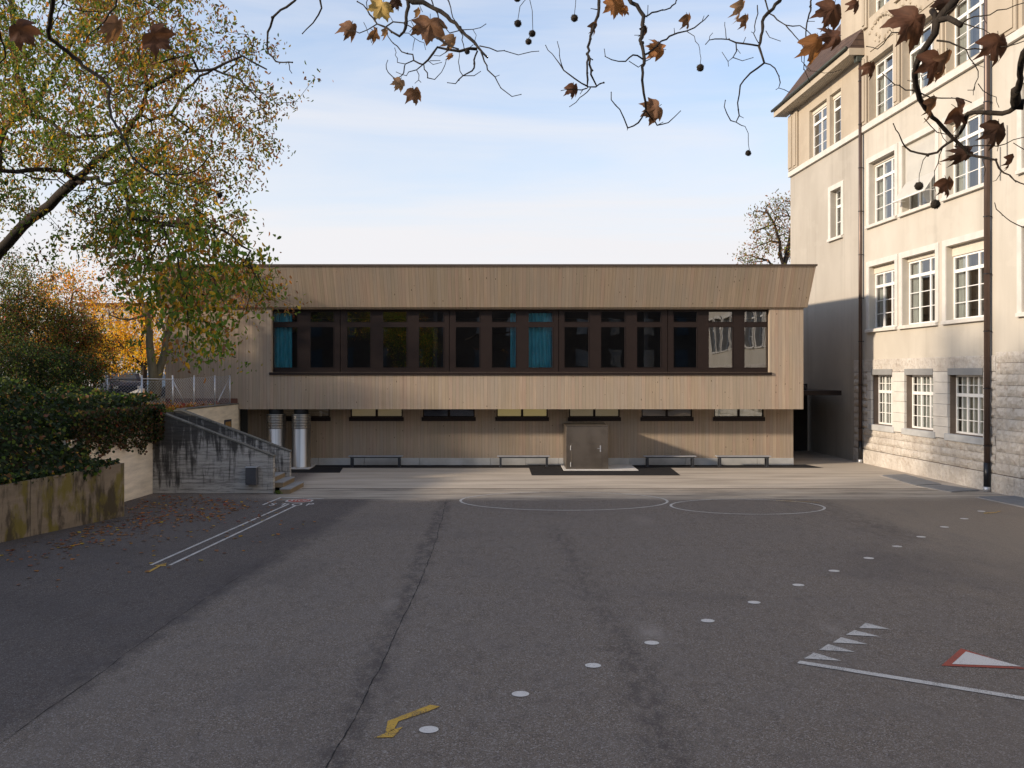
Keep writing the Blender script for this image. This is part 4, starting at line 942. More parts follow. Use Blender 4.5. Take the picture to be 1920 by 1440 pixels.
def grow(guides, targets, seg=.30, wob=.10, r0=.006, sag=.0, maxr=9):
    """guides: list of (points, r_start, r_end); targets Nx3 -> twigs. returns node arrays and parents"""
    N_ = []; par = []; rad = []
    for pts, ra, rb in guides:
        pts = [np.array(p, float) for p in pts]; prev = -1
        if N_:
            dd = np.linalg.norm(np.array(N_)-pts[0], axis=1); k = int(dd.argmin())
            if dd[k] < 1.0: prev = k; pts[0] = N_[k]
        tot = sum(np.linalg.norm(pts[i+1]-pts[i]) for i in range(len(pts)-1)); acc = 0
        for i in range(len(pts)-1):
            l = np.linalg.norm(pts[i+1]-pts[i]); n = max(1, int(l/seg))
            for j in range(n):
                t = j/n; p = pts[i]*(1-t)+pts[i+1]*t
                if i == 0 and j == 0 and prev >= 0: acc += l/n; continue
                N_.append(p+nr.normal(size=3)*seg*.08*(j > 0)); par.append(prev); prev = len(N_)-1; rad.append(ra+(rb-ra)*acc/tot); acc += l/n
        N_.append(pts[-1]); par.append(prev); rad.append(rb)
    ng = len(N_); A_ = np.array(N_); rem = list(range(len(targets))); T = np.array(targets)
    dist = np.min(np.linalg.norm(T[:, None, :]-A_[None, ::2, :], axis=2), axis=1) if len(A_) < 4000 else np.zeros(len(T))
    order = np.argsort(dist)
    buf = np.zeros((ng+len(T)*14, 3)); buf[:ng] = A_; cnt = ng
    for ti in order:
        t = T[ti]; dd = np.linalg.norm(buf[:cnt]-t, axis=1); k = int(dd.argmin()); l = dd[k]; n = min(12, max(1, int(l/seg))); p0 = buf[k].copy(); prev = k
        side = nr.normal(size=3)*l*wob
        for j in range(1, n+1):
            s = j/n; p = p0*(1-s)+t*s+side*math.sin(math.pi*s)+nr.normal(size=3)*seg*.12*(j < n); p[2] += sag*l*math.sin(math.pi*s)
            buf[cnt] = p; par.append(prev); rad.append(None); prev = cnt; cnt += 1
    N_ = buf[:cnt]; w = np.ones(cnt)
    for i in range(cnt-1, -1, -1):
        if par[i] >= 0: w[par[i]] += w[i]*.0+1*(0) ; 
    leafw = np.zeros(cnt); kids = [[] for _ in range(cnt)]
    for i in range(cnt):
        if par[i] >= 0: kids[par[i]].append(i)
    for i in range(cnt-1, -1, -1):
        leafw[i] = sum(leafw[k] for k in kids[i] if k > i) if any(k > i for k in kids[i]) else 1
        if not kids[i]: leafw[i] = 1
    for i in range(cnt):
        if rad[i] is None: rad[i] = min(r0*max(1, leafw[i])**.45, (rad[par[i]]*.8 if par[i] >= 0 else 1e9))
    return N_, par, rad, kids, ng
def branch_mesh(mb, N_, par, rad, kids, minn=4):
    cnt = len(N_); done = [False]*cnt
    starts = [i for i in range(cnt) if par[i] < 0]
    stack = [(i, None) for i in starts]
    while stack:
        i, pr = stack.pop(); chain = [] if pr is None else [pr]; cur = i
        while True:
            chain.append(cur); ks = [k for k in kids[cur]]
            if not ks: break
            ks.sort(key=lambda k: -rad[k]); nxt = ks[0]
            for k in ks[1:]: stack.append((k, cur))
            cur = nxt
        if len(chain) > 1:
            rr = [min(rad[c], rad[chain[1]]*1.05) if (pr is not None and j == 0) else rad[c] for j, c in enumerate(chain)]
            n = 10 if rr[0] > .08 else (6 if rr[0] > .02 else 3 if minn == 3 else 4)
            mb.tube([N_[c] for c in chain], rr, n, cap=False)
def tree(name, label, loc, guides, targets, per, lsize, pal, spread=.22, bark='bark', group=None, wob=.12, r0=.006, droop=.4, seg=.3, colf=None, trunk_name='trunk'):
    t = thing(name, label, 'tree', loc, 0, group)
    N_, par, rad, kids, ng = grow(guides, targets, seg=seg, wob=wob, r0=r0)
    mb = MB(); branch_mesh(mb, N_, par, rad, kids, 3); mb.build(trunk_name, M[bark], t, smooth=True)
    base_ = N_[ng:] if len(N_) > ng else N_
    tgt = np.array(targets); n = int(len(tgt)*per); idx = nr.integers(0, len(tgt), n)
    pts = tgt[idx]+nr.normal(size=(n, 3))*spread
    # a third of the leaves sit along twigs
    k = n//3; j = nr.integers(0, len(base_), k); pts[:k] = base_[j]+nr.normal(size=(k, 3))*spread*.45
    cols = pick(n, pal) if colf is None else colf(pts)
    leaf_mesh('crown', pts, lsize, cols, t, droop=droop)
    return t

# ---------- big autumn tree at the left (drooping foliage) ----------
def Q(x, y, Y): return tuple(P(x, y, Y))
guides = [([(-17.2, 24.5, 2.6), (-16.2, 24.3, 4.6), Q(-60, 545, 24), Q(0, 470, 24), Q(60, 408, 23.8), Q(105, 372, 23.5), Q(142, 338, 23)], .19, .11),
          ([Q(142, 338, 23), Q(180, 300, 23), Q(215, 280, 22.6), Q(262, 215, 22), Q(275, 170, 21.5), Q(272, 130, 21)], .085, .03),
          ([Q(142, 338, 23), Q(120, 320, 22.6), Q(60, 318, 22), Q(0, 320, 21.6), Q(-80, 300, 21)], .07, .04),
          ([Q(142, 338, 23), Q(170, 335, 22.4), Q(205, 345, 21.6), Q(240, 335, 21)], .06, .03),
          ([Q(-60, 545, 24), Q(-20, 300, 24.6), Q(10, 240, 25), Q(52, 212, 25), Q(30, 120, 25), Q(20, -10, 25.2), Q(10, -120, 25.5)], .11, .05),
          ([Q(52, 212, 25), Q(95, 228, 24.6), Q(125, 256, 24.2), Q(190, 255, 24)], .06, .035),
          ([Q(190, 255, 24), Q(320, 215, 23.2), Q(345, 170, 22.8), Q(375, 142, 22.4), Q(400, 130, 22), Q(450, 150, 21.5), Q(500, 200, 21)], .05, .014),
          ([Q(275, 170, 21.5), Q(330, 135, 21), Q(400, 130, 20.5), Q(455, 105, 20.2), Q(500, 130, 20)], .05, .015),
          ([Q(225, 345, 21.2), Q(245, 410, 20.5), Q(300, 418, 20), Q(400, 425, 19.5), Q(470, 470, 19)], .05, .02),
          ([Q(52, 212, 25), Q(150, 60, 25), Q(250, -40, 25)], .07, .03)]
def cl(poly, n, ya, yb): q = sample_poly(poly, n); return P3(q, nr.uniform(ya, yb, n))
edge = [(-60,-60),(385,-60),(395,20),(450,90),(505,130),(530,180),(520,240),(470,290),(430,330),(455,380),(470,420),(515,470),(505,540),(480,590),(455,560),(430,600),(395,655),(350,660),(340,600),(300,590),(270,520),(200,470),(120,470),(0,480),(-60,480)]
def sprigs(T, k, s):
    return np.repeat(T, k, axis=0)+nr.normal(size=(len(T)*k, 3))*np.array([s, s, s*.8])
T1 = sprigs(cl(edge, 250, 19, 26), 5, .30)
low = [(200,440),(330,430),(470,470),(515,490),(505,545),(450,560),(400,640),(385,660),(345,655),(335,590),(260,560),(200,520)]
T2 = cl(low, 118, 17.5, 20)
T3 = sprigs(cl([(-60,-60),(330,-60),(400,60),(330,200),(200,250),(100,380),(-60,450)], 175, 19, 26), 5, .30)
T4 = sprigs(cl([(200,280),(330,260),(390,360),(440,430),(300,450),(200,440)], 55, 18, 24), 5, .32)
T = np.vstack([T1, T3, T4])
def far_from(T, a, b, w):
    px = np.stack([960+T[:, 0]/T[:, 1]*F, HY-(T[:, 2]-CH)/T[:, 1]*F], 1); a = np.array(a, float); d = np.array(b, float)-a; t = np.clip(((px-a)@d)/(d@d), 0, 1); return np.linalg.norm(px-(a+t[:, None]*d), axis=1) > w
for a_, b_, w_ in (((-20, 490), (100, 375), 34), ((100, 375), (150, 325), 26), ((30, 240), (90, 225), 12), ((90, 225), (190, 256), 12), ((0, 320), (210, 345), 12), ((345, 170), (400, 130), 12)):
    T = T[far_from(T, a_, b_, w_) | (nr.uniform(size=len(T)) < .12)]
def colf(pts):
    n = len(pts); px = 960+pts[:, 0]/pts[:, 1]*F; py = HY-(pts[:, 2]-CH)/pts[:, 1]*F
    a = pick(n, ((BRN, 4), (OLV, 3.5), (YEL, 2.2), (ORA, 1.6), (GREEN, 3.6)))        # thin brown right side
    b = pick(n, ((GREEN, 6.5), (np.array([.17, .27, .035]), 2.5), (OLV, 2.6), (YEL, 2.0), (BRN, .7), (DKG, .8)))       # greener zones
    f = np.sin(pts[:, 0]*1.7+pts[:, 2]*1.1)+np.sin(pts[:, 1]*1.3-pts[:, 2]*.9+2)+np.where(px < 200, .6, 0)+np.where(py > 330, .5, 0)-np.where((px > 340) & (py < 330), 2.0, 0)-np.where((py > 120) & (py < 250) & (px > 120), .8, 0)
    return np.where((f+nr.normal(size=n)*.8 > .2)[:, None], b, a)
big = tree('autumn_tree', 'large half bare autumn tree with green and brown leaves leaning in from the left', (-17.2, 24.5, 2.5), guides, T, 19, .094, None, spread=.155, colf=colf, r0=.0080, droop=.7, wob=.16, seg=.28)
# long drooping sprays with larger bright leaves in front of the timber building
gs2 = [([Q(245, 410, 20.5), Q(300, 418, 19.6), Q(330, 470, 19), Q(350, 560, 18.6), Q(352, 640, 18.4)], .035, .008), ([Q(300, 418, 19.6), Q(400, 440, 19), Q(470, 500, 18.6), Q(495, 545, 18.4)], .03, .008), ([Q(330, 470, 19), Q(400, 520, 18.6), Q(430, 590, 18.4)], .02, .006), ([Q(300, 440, 19.4), Q(270, 500, 19), Q(262, 550, 19)], .02, .006)]
T2 = sprigs(T2, 2, .22); N_, par, rad, kids, ng = grow(gs2, T2, seg=.2, wob=.18, r0=.0042); mb = MB(); branch_mesh(mb, N_, par, rad, kids, 3); mb.build('drooping_branch', M['bark'], big, smooth=True)
nn = len(T2)*9; pp = T2[nr.integers(0, len(T2), nn)]+nr.normal(size=(nn, 3))*.17; leaf_mesh('drooping_foliage', pp, .12, pick(nn, ((GREEN, 5), (np.array([.17, .27, .035]), 4), (YEL, 3), (ORA, .9), (BRN, 1.0))), big, droop=.9, wid=.5)

# ---------- near twin-stemmed young tree behind the fence ----------
YY = 39.0
guides = [([Q(290, 752, YY), Q(287, 700, YY), Q(280, 640, YY), Q(277, 590, YY), Q(255, 540, YY), Q(225, 520, YY)], .22, .05),
          ([Q(293, 745, YY), Q(300, 690, YY+.2), Q(310, 640, YY+.3), Q(318, 600, YY+.4), Q(345, 555, YY+.4), Q(380, 520, YY)], .20, .04),
          ([Q(277, 590, YY), Q(240, 600, YY-.5), Q(205, 590, YY-1)], .06, .02), ([Q(310, 640, YY+.3), Q(300, 560, YY), Q(290, 510, YY)], .07, .03), ([Q(345, 585, YY), Q(400, 560, 38.7), Q(505, 570, 38.5)], .05, .01)]
T = np.vstack([cl([(195,500),(300,480),(400,500),(420,560),(340,600),(240,620),(195,590)], 170, 37.5, 40.3), cl([(330,560),(500,560),(500,576),(340,600)], 26, 38, 39.2), cl([(300,500),(480,505),(470,570),(330,590)], 80, 37.5, 40)])
tree('young_tree', 'young two stemmed tree with red and orange twigs behind the wire fence', (XP(291, YY), YY, 2.55), guides, T, 12, .10, ((RED, 3), (ORA, 3), (YEL, 2), (BRN, 3), (OLV, 1)), spread=.2, bark='bark_lit', r0=.008, seg=.35)

# ---------- background trees / shrubs ----------
def blob_targets(cx, cy, cz, rx, ry, rz, n, holes=True):
    q = nr.normal(size=(n*3, 3)); q /= np.linalg.norm(q, axis=1)[:, None]; rr = nr.uniform(.35, 1, (len(q), 1))**.6
    f = 1+.22*np.sin(q[:, :1]*5+cx)+.18*np.sin(q[:, 2:3]*6+cy)
    p = q*rr*f*np.array([rx, ry, rz])+np.array([cx, cy, cz]); return p[:n]
def bush(name, label, x, y, z, rx, ry, rz, n, per, ls, pal, cat='shrub', group=None, bark='bark', stems=5, sp=.16):
    t = thing(name, label, cat, (x, y, z), 0, group); T_ = blob_targets(x, y, z+rz*1.02, rx, ry, rz, n); T_[:, 2] = np.maximum(T_[:, 2], z+.1)
    gs = [([(x+rnd.uniform(-.2, .2), y+rnd.uniform(-.2, .2), z-.1), (x+rnd.uniform(-.5, .5)*rx*.6, y+rnd.uniform(-.5, .5)*ry*.6, z+rz*.8), (x+rnd.uniform(-1, 1)*rx*.6, y+rnd.uniform(-1, 1)*ry*.6, z+rz*1.6)], .05, .015) for _ in range(stems)]
    N_, par, rad, kids, ng = grow(gs, T_, seg=.3, wob=.14, r0=.006); mb = MB(); branch_mesh(mb, N_, par, rad, kids, 3); mb.build('stems', M[bark], t, smooth=True)
    nn = n*per; pts = T_[nr.integers(0, n, nn)]+nr.normal(size=(nn, 3))*sp; leaf_mesh('foliage', pts, ls, pick(nn, pal), t, droop=.4); return t
AUT = ((RED, 2.2), (ORA, 3), (BRN, 3), (OLV, 3), (GREEN, 2), (YEL, 1))
def at(px, py, Y): return XP(px, Y), Y
zt_ = 2.55
x, y = at(60, 0, 38); bush('autumn_bush', 'tall red and orange tinted bush at the left edge above the ivy', x, y, zt_, 2.5, 1.8, 2.45, 520, 42, .09, ((RED, .8), (ORA, .8), (BRN, 2.5), (OLV, 3), (GREEN, 3), (DKG, 5)))
x, y = at(-60, 0, 36); bush('autumn_bush', 'dense dark olive bush reaching in from beyond the left edge', x, y, zt_, 2.6, 2.0, 2.9, 460, 40, .09, ((DKG, 6), (BRN, 2), (OLV, 2), (GREEN, 2), (RED, .5)))
x, y = at(148, 0, 39); bush('autumn_bush', 'orange and russet bush between the red bush and the young tree', x, y, zt_, 1.6, 1.5, 2.1, 360, 36, .085, ((ORA, 2), (RED, 1.6), (BRN, 3), (OLV, 3), (DKG, 2), (GREEN, 2)))
x, y = at(95, 0, 34.5); bush('evergreen_shrub', 'very dark evergreen shrub growing out of the ivy bank', x, y, 2.5, 1.9, 1.2, 1.15, 360, 34, .075, ((DKG, 8), (GREEN, 1.0), (RED, .3)))
x, y = at(20, 0, 33.5); bush('evergreen_shrub', 'dark green shrub at the left edge directly above the ivy', x, y, 2.5, 2.0, 1.2, 1.3, 360, 34, .075, ((DKG, 8), (GREEN, 1.4), (OLV, .4), (BRN, .6)))
def bg_tree(name, label, px, Y, zb, ztop, rad_, n, per, ls, pal, trunk=.2, asp=.62, group=None, bark='bark'):
    x = XP(px, Y); h = ztop-zb; zc = zb+h*.62; T_ = blob_targets(x, Y, zc, rad_, rad_, h*.40, n)
    gs = [([(x, Y, zb), (x+.1, Y, zb+h*.3), (x-.1, Y, zb+h*.55), (x+.2, Y, zb+h*.8)], trunk, .05), ([(x+.1, Y, zb+h*.3), (x+rad_*.4, Y+.4, zb+h*.5), (x+rad_*.6, Y+.5, zb+h*.65)], trunk*.6, .04), ([(x+.1, Y, zb+h*.28), (x-rad_*.4, Y-.4, zb+h*.5), (x-rad_*.6, Y-.5, zb+h*.62)], trunk*.6, .04)]
    return tree(name, label, (x, Y, zb), gs, T_, per, ls, pal, spread=.32, group=group, r0=.012, seg=.6, bark=bark)
GOLD = ((np.array([.85, .52, .03]), 6), (np.array([.75, .33, .03]), 3), (YEL, 1.5))
bg_tree('golden_tree', 'bright golden leaved tree glowing behind the young tree stems', 268, 55, 2.5, 8.4, 2.6, 200, 30, .15, GOLD)
bg_tree('golden_tree', 'orange yellow tree seen above the bushes at the far left', 130, 58, 2.5, 10.2, 3.0, 220, 28, .15, ((np.array([.75, .30, .03]), 4), (np.array([.8, .46, .03]), 4), (BRN, 1), (OLV, 1)))
bg_tree('far_green_tree', 'dull green tree far behind the parking area at the left', 30, 66, 2.5, 11.5, 4.0, 230, 28, .19, ((OLV, 4), (GREEN, 3), (BRN, 2), (YEL, 1)))
bg_tree('far_green_tree', 'low olive tree behind the car between the bushes and timber building', 215, 70, 2.5, 7.2, 3.0, 150, 28, .19, ((OLV, 4), (GREEN, 3), (DKG, 2), (YEL, 1)))
bg_tree('far_hedge_tree', 'small dark green tree on the far side of the parking area', 100, 62, 2.5, 6.3, 3.6, 170, 30, .18, ((DKG, 4), (GREEN, 3), (OLV, 1)))
# tree behind the roof at right
YY = 72
guides = [([(XP(1470, YY), YY, 0), Q(1470, 500, YY), Q(1462, 455, YY), Q(1452, 420, YY), Q(1440, 400, YY)], .32, .08), ([Q(1470, 500, YY), Q(1480, 455, YY+1), Q(1486, 410, YY+1)], .22, .08), ([Q(1462, 455, YY), Q(1445, 452, YY), Q(1420, 462, YY)], .10, .04), ([Q(1452, 420, YY), Q(1430, 428, YY), Q(1412, 436, YY)], .09, .03), ([Q(1452, 420, YY), Q(1440, 400, YY), Q(1425, 395, YY)], .08, .03), ([Q(1470, 500, YY), Q(1450, 502, YY), Q(1440, 488, YY), Q(1405, 478, YY), Q(1396, 480, YY)], .12, .03), ([Q(1440, 488, YY), Q(1410, 492, YY), Q(1388, 488, YY)], .06, .02)]
T = np.vstack([cl([(1398,400),(1430,385),(1455,368),(1490,368),(1500,440),(1500,498),(1450,470),(1420,468),(1405,440),(1415,425)], 300, 70, 74), cl([(1384,470),(1410,455),(1440,470),(1440,498),(1384,498)], 60, 70, 74)])
tree('far_roof_tree', 'sparse tree with brown pods showing above the timber roof beside the old building', (XP(1470, YY), YY, 0), guides, T, 5, .19, ((OLV, 4), (BRN, 5), (GREEN, 1.0), (ORA, .6)), spread=.35, r0=.017, seg=.7)

# ---------- ivy ----------
n = 26000
xs = nr.uniform(-21, -10.4, n*3); ys = nr.uniform(19, 33.3, n*3)
t = (ys-A[1])/(B[1]-A[1]); xw = np.where(ys < 26.95, A[0]+(B[0]-A[0])*t-.22, -11.75)
k = (xs < xw) & (xs > xw-5.5) & ((ys < 26.9) | (xs < -11.9)); xs, ys = xs[k][:n], ys[k][:n]
zz = np.array([bank_z(a, b) for a, b in zip(xs, ys)])+nr.uniform(-.02, .22, len(xs))+(.42*np.clip(np.sin(xs*1.9)*np.sin(ys*1.3)+.3, 0, 1)+.25*np.clip(np.sin(xs*4.1+1)*np.sin(ys*3.3), 0, 1))*np.clip((-13.4-xs)/1.5+np.clip((29-ys)/3, 0, 1), .08, 1)
pts = np.stack([xs, ys, zz], 1)
# curtain of ivy hanging over the beige wall and against the stair wall
m_ = 7500; u = nr.uniform(0, 1, m_); yy = 26.9+(32.75-26.9)*u; low_ = 1.72+.18*np.sin(yy*5)+.12*np.sin(yy*11+1)-.12*(yy > 30.5); hang = np.stack([-11.72+nr.uniform(-.15, .22, m_)+(32.2-yy)*-.045, yy, low_+nr.uniform(0, 1, m_)**.85*(2.85-low_)], 1)
mm = 3200; e_ = np.stack([nr.uniform(-12.2, -11.35, mm), nr.uniform(31.75, 32.3, mm), nr.uniform(1.78, 2.86, mm)], 1)
mm = 2600; f_ = nr.uniform(0, 1, mm); over = np.stack([A[0]+(B[0]-A[0])*f_*1.6-.05+nr.uniform(-.35, .02, mm), A[1]+(B[1]-A[1])*f_*1.6, 1.42-.1*f_+nr.uniform(-.05, .12, mm)], 1); over = over[nr.uniform(size=len(over)) < .35+.5*np.abs(np.sin(over[:, 1]*2.1))]
iv = thing('ivy_bank', 'thick dark ivy covering the bank and hanging over the beige wall', 'ivy', (-13, 28, 1.5)); iv['kind'] = 'stuff'
mm = 1500; plug = np.stack([nr.uniform(-12.9, -12.05, mm), nr.uniform(26.2, 27.6, mm), nr.uniform(1.35, 2.35, mm)], 1); plug = np.vstack([plug, np.stack([nr.uniform(-12.1, -10.9, 900), nr.uniform(25.4, 26.95, 900), nr.uniform(1.22, 1.5, 900)], 1)])
allp = np.vstack([pts, over, plug]); leaf_mesh('ground_ivy', allp, .105, pick(len(allp), ((DKG, 9), (GREEN, .9), (OLV, .5), (BRN, .7), (YEL, .08))), iv, flat=np.array([.6, -.5, .7]), wid=.85)
allp = np.vstack([hang, e_]); leaf_mesh('hanging_ivy', allp, .085, pick(len(allp), ((DKG, 6), (np.array([.11, .062, .034]), 3.5), (OLV, .4), (GREEN, .3), (RED, .15))), iv, flat=np.array([1., -.6, .3]), wid=.8)
tag(iv, None, None, None, 'stuff')
# grass on the terrace by the fence
def grass(name, poly, z, n, h, pal, label=None):
    a = np.array(poly, float); q = sample_poly(poly, n); col = pick(n, pal); ang = nr.uniform(0, 6.28, n); hh = h*nr.uniform(.5, 1.3, n); wv = .012
    dx, dy = np.cos(ang)*wv, np.sin(ang)*wv; lean = nr.normal(size=(n, 2))*h*.35
    V = np.stack([np.stack([q[:, 0]-dx, q[:, 1]-dy, np.full(n, z)], 1), np.stack([q[:, 0]+dx, q[:, 1]+dy, np.full(n, z)], 1), np.stack([q[:, 0]+lean[:, 0], q[:, 1]+lean[:, 1], z+hh], 1)], 1).reshape(-1, 3)
    mb = MB(); mb.v = [tuple(v) for v in V]; mb.f = [(3*i, 3*i+1, 3*i+2) for i in range(n)]; mb.c = [tuple(c) for c in col]
    o = mb.build(name, M['leaf']); tag(o, label, 'grass', None, 'stuff'); return o
grass('terrace_grass', [(-19, 33), (-11.9, 34.6), (-11.9, 40.5), (-14.4, 41), (-22, 48), (-30, 50)], 2.54, 26000, .17, ((OLV, 4), (GREEN, 3), (YEL, 1.0), (np.array([.30, .27, .10]), 4)), 'dry green and yellow grass on the terrace around the fence')
# leaf litter
q = np.stack([nr.uniform(-15.5, -11.85, 900), nr.uniform(34.6, 40.6, 900)], 1); r_ = nr.uniform(size=900) < np.clip(1.6-.6*np.abs(q[:, 0]+12.2), .03, 1)
q = q[r_]; pts = np.stack([q[:, 0], q[:, 1], 2.60+nr.uniform(0, .13, len(q))], 1)
o = leaf_mesh('leaf_litter', pts, .13, pick(len(pts), ((ORA, 5), (RED, 2.5), (BRN, 2), (YEL, 1.2))), None, wid=.8, origin=(-12.5, 37, 2.6)); tag(o, 'orange fallen leaves heaped along the top of the cream wall', 'fallen leaves', None, 'stuff')
pf = [(225,945),(290,928),(500,932),(560,940),(560,948),(470,985),(330,1010),(180,1030),(60,1050),(0,1060),(0,1035),(150,995),(240,970)]
def gp(poly, n): q = sample_poly(poly, n); off = q[:, 1]-HY; Y = F*CH/off; return np.stack([(q[:, 0]-960)/F*Y, Y, np.full(n, .012)], 1)
pts = np.vstack([gp(pf, 260), gp([(240,955),(300,930),(420,935),(470,950),(400,975),(320,985),(240,985)], 360), gp([(150,985),(240,975),(300,990),(200,1015),(90,1040)], 110), gp([(60,1040),(320,1000),(600,945),(640,960),(400,1060),(0,1120)], 55)])
leaf_litter = leaf_mesh('leaf_litter', pts, .112, pick(len(pts), ((BRN, 6), (ORA, 2.6), (RED, .8), (YEL, .6))), None, flat=np.array([0, 0, 3.]), wid=.75, origin=(-9, 30, 0))
me = leaf_litter.data; co = np.zeros(len(me.vertices)*3); me.vertices.foreach_get('co', co); co = co.reshape(-1, 6, 3); co[:, :, 2] = .012+(co[:, :, 2]-.012)*.28; co[:, :, 2] -= np.minimum(0, co[:, :, 2].min(1)-.007)[:, None]; me.vertices.foreach_set('co', co.ravel()); me.update()
tag(leaf_litter, 'brown and orange fallen leaves scattered over the asphalt before the stair wall', 'fallen leaves', None, 'stuff')
for px, lab in (((165, 1035), 'small green weed tuft'),):
    pass
w = thing('weed_tuft', 'small green weed at the foot of the lowest stair step', 'weed', (-7.6, 32.05, 0)); leaf_mesh('leaves', np.array([-7.6, 32.02, .04])+nr.normal(size=(60, 3))*np.array([.05, .03, .03]), .06, pick(60, ((GREEN, 1),)), w)
for x, y, lb in ((498/3, 896/3+680, 'small green weed growing at the foot of the mossy wall'), (602/3, 872/3+680, 'second small green weed at the wall foot, nearer the wall end')):
    p = G(x, y); w = thing('weed_tuft', lb, 'weed', (p[0]+.05, p[1], 0)); leaf_mesh('leaves', np.array([p[0]+.05, p[1], .07])+nr.normal(size=(90, 3))*np.array([.08, .10, .04]), .08, pick(90, ((GREEN, 3), (DKG, 1))), w)

# ---------- wire fence ----------
fn = thing('wire_fence', 'galvanised chain link fence with slim posts along the terrace edge', 'fence', (-12.5, 37, 2.55))
posts = [(201, 34.9, 2.62), (266, 35.6, 2.50), (324, 36.6, 2.60), (364, 37.9, 2.66), (403, 39.2, 2.70), (431, 40.35, 2.72)]
PP = []
for px, Y, zb in posts:
    x = XP(px, Y); PP.append((x, Y, zb)); zt2 = 3.9-(705.5-HY)/F*Y
    m = MB(); m.tube([(x, Y, zb-.15), (x, Y, zt2)], .032, 10); m.ball((x, Y, zt2), .038, 6, 10); m.build('post', M['galv'], fn, smooth=True)
for i, (dx, dy) in ((1, (-.42, -.2)), (2, (.42, .45)), (5, (-.32, -.75))):
    x, Y, zb = PP[i]; m = MB(); m.tube([(x+dx, Y+dy, zb-.05), (x, Y, zb+1.05)], .02, 8); m.build('brace', M['galv'], fn, smooth=True)
for i in range(len(PP)-1):
    a, b = np.array(PP[i]), np.array(PP[i+1]); l = np.linalg.norm((b-a)[:2]); H_ = 1.12; m = MB(); s = .085; rr = .0055
    def pt(u, v): return a+(b-a)*(u/l)+np.array([0, 0, v-.04*math.sin(math.pi*u/l)*(v/H_)])
    c = -H_
    while c < l:
        u0, v0 = (c, 0) if c >= 0 else (0, -c); u1, v1 = (c+H_, H_) if c+H_ <= l else (l, l-c)
        if u1 > u0: m.tube([pt(u0, v0), pt(u1, v1)], rr, 3, False); m.tube([pt(u0, H_-v0), pt(u1, H_-v1)], rr, 3, False)
        c += s*1.414
    m.tube([pt(0, H_), pt(l/2, H_), pt(l, H_)], .005, 4, False); m.tube([pt(0, .03), pt(l, .03)], .004, 4, False); m.build('wire_mesh', M['galv'], fn)
x0_, x1_ = PP[1], PP[2]; m = MB(); m.tube([(x0_[0], x0_[1], 3.72), (x1_[0], x1_[1], 3.70)], .02, 8); m.build('rail', M['galv'], fn)
x0_ = PP[0]; m = MB(); m.tube([(x0_[0], x0_[1], 3.70), (PP[1][0], PP[1][1], 3.72)], .018, 8); m.build('rail', M['dark_steel'], fn)
pl = thing('stone_pillar', 'short pale stone pillar standing behind the wire fence', 'pillar', (XP(253, 44), 44, 2.55))
m = MB(); m.bbox(XP(246, 44), XP(262, 44), 44, 44.35, 2.5, 3.05, .02); m.build('shaft', M['pad'], pl); m = MB(); m.xprism([(XP(243, 44), 3.052), (XP(265, 44), 3.052), (XP(265, 44), 3.22), (XP(262, 44), 3.25)], 43.96, 44.4); m.build('sloping_cap', M['pad'], pl)
# parked cars beyond the terrace
def car(px, Y, label, mat, rz):
    x = XP(px, Y); t = thing('parked_car', label, 'car', (x, Y, 2.5), rz, 'cars parked behind the terrace')
    m = MB(); prof = [(-2.1, .3), (2.1, .3), (2.15, .75), (1.9, .92), (1.0, 1.0), (.45, 1.42), (-1.1, 1.45), (-1.75, 1.0), (-2.1, .9)]; m.xprism(prof, -.88, .88); m.build('body', M[mat], t, local=True)
    m = MB(); m.xprism([(.85, 1.02), (.42, 1.36), (-1.05, 1.38), (-1.5, 1.02)], -.885, .885); m.build('side_window', M['glassdark'], t, local=True)
    m = MB(); m.add([(1.02, -.7, 1.02), (1.02, .7, 1.02), (.50, .62, 1.39), (.50, -.62, 1.39)], [(0, 1, 2, 3)]); m.build('windscreen', M['glassdark'], t, local=True)
    for sx in (-1.3, 1.35):
        for sy in (-.9, .72):
            m = MB(); n = 20; vs = [(sx+.32*math.cos(6.2832*k/n), sy, .32+.32*math.sin(6.2832*k/n)) for k in range(n)]+[(sx+.32*math.cos(6.2832*k/n), sy+.18, .32+.32*math.sin(6.2832*k/n)) for k in range(n)]
            m.add(vs, [tuple(range(n)), tuple(range(2*n-1, n-1, -1))]+[((k+1)%n, k, n+k, n+(k+1)%n) for k in range(n)]); m.build('wheel', M['rubber'], t, local=True)
    for sy in (-.75, .5): m = MB(); m.box(2.1, 2.17, sy, sy+.25, .6, .74); m.build('headlight', M['pad'], t, local=True)
M['glassdark'] = m_plain('car_glass', (.05, .07, .09), .08, 0, .8)
M['carsilver'] = m_plain('pale_blue_car_paint', (.20, .28, .36), .25, .4, .6)
car(228, 56, 'dark navy car parked behind the wire fence', 'carpaint', R(-60)); car(305, 62, 'pale blue car half hidden behind the young tree stems', 'carsilver', R(-100))
fb = thing('far_apartment_block', 'pale hazy apartment block glimpsed between the trees at the left', 'building', (-36, 110, 0))
m = MB(); panel(m, XP(150, 110), XP(330, 110), 0, 11.5, [(XP(q, 110), XP(q+7, 110), z, z+1.4) for q in range(158, 322, 15) for z in (3.3, 6.1, 8.9)], 110, .2); m.quad((XP(330, 110), 110, 0), (XP(330, 110), 122, 0), (XP(330, 110), 122, 11.5), (XP(330, 110), 110, 11.5)); m.build('wall', M['far_wall'], fb)
m = MB(); m.box(XP(150, 110)-.3, XP(330, 110)+.3, 109.7, 122, 11.5, 11.8); m.build('roof', M['cap'], fb); m = MB(); m.box(XP(150, 110)+.1, XP(330, 110)-.1, 110.25, 121, 0, 11.4); m.build('window_glazing', M['glassdark'], fb)

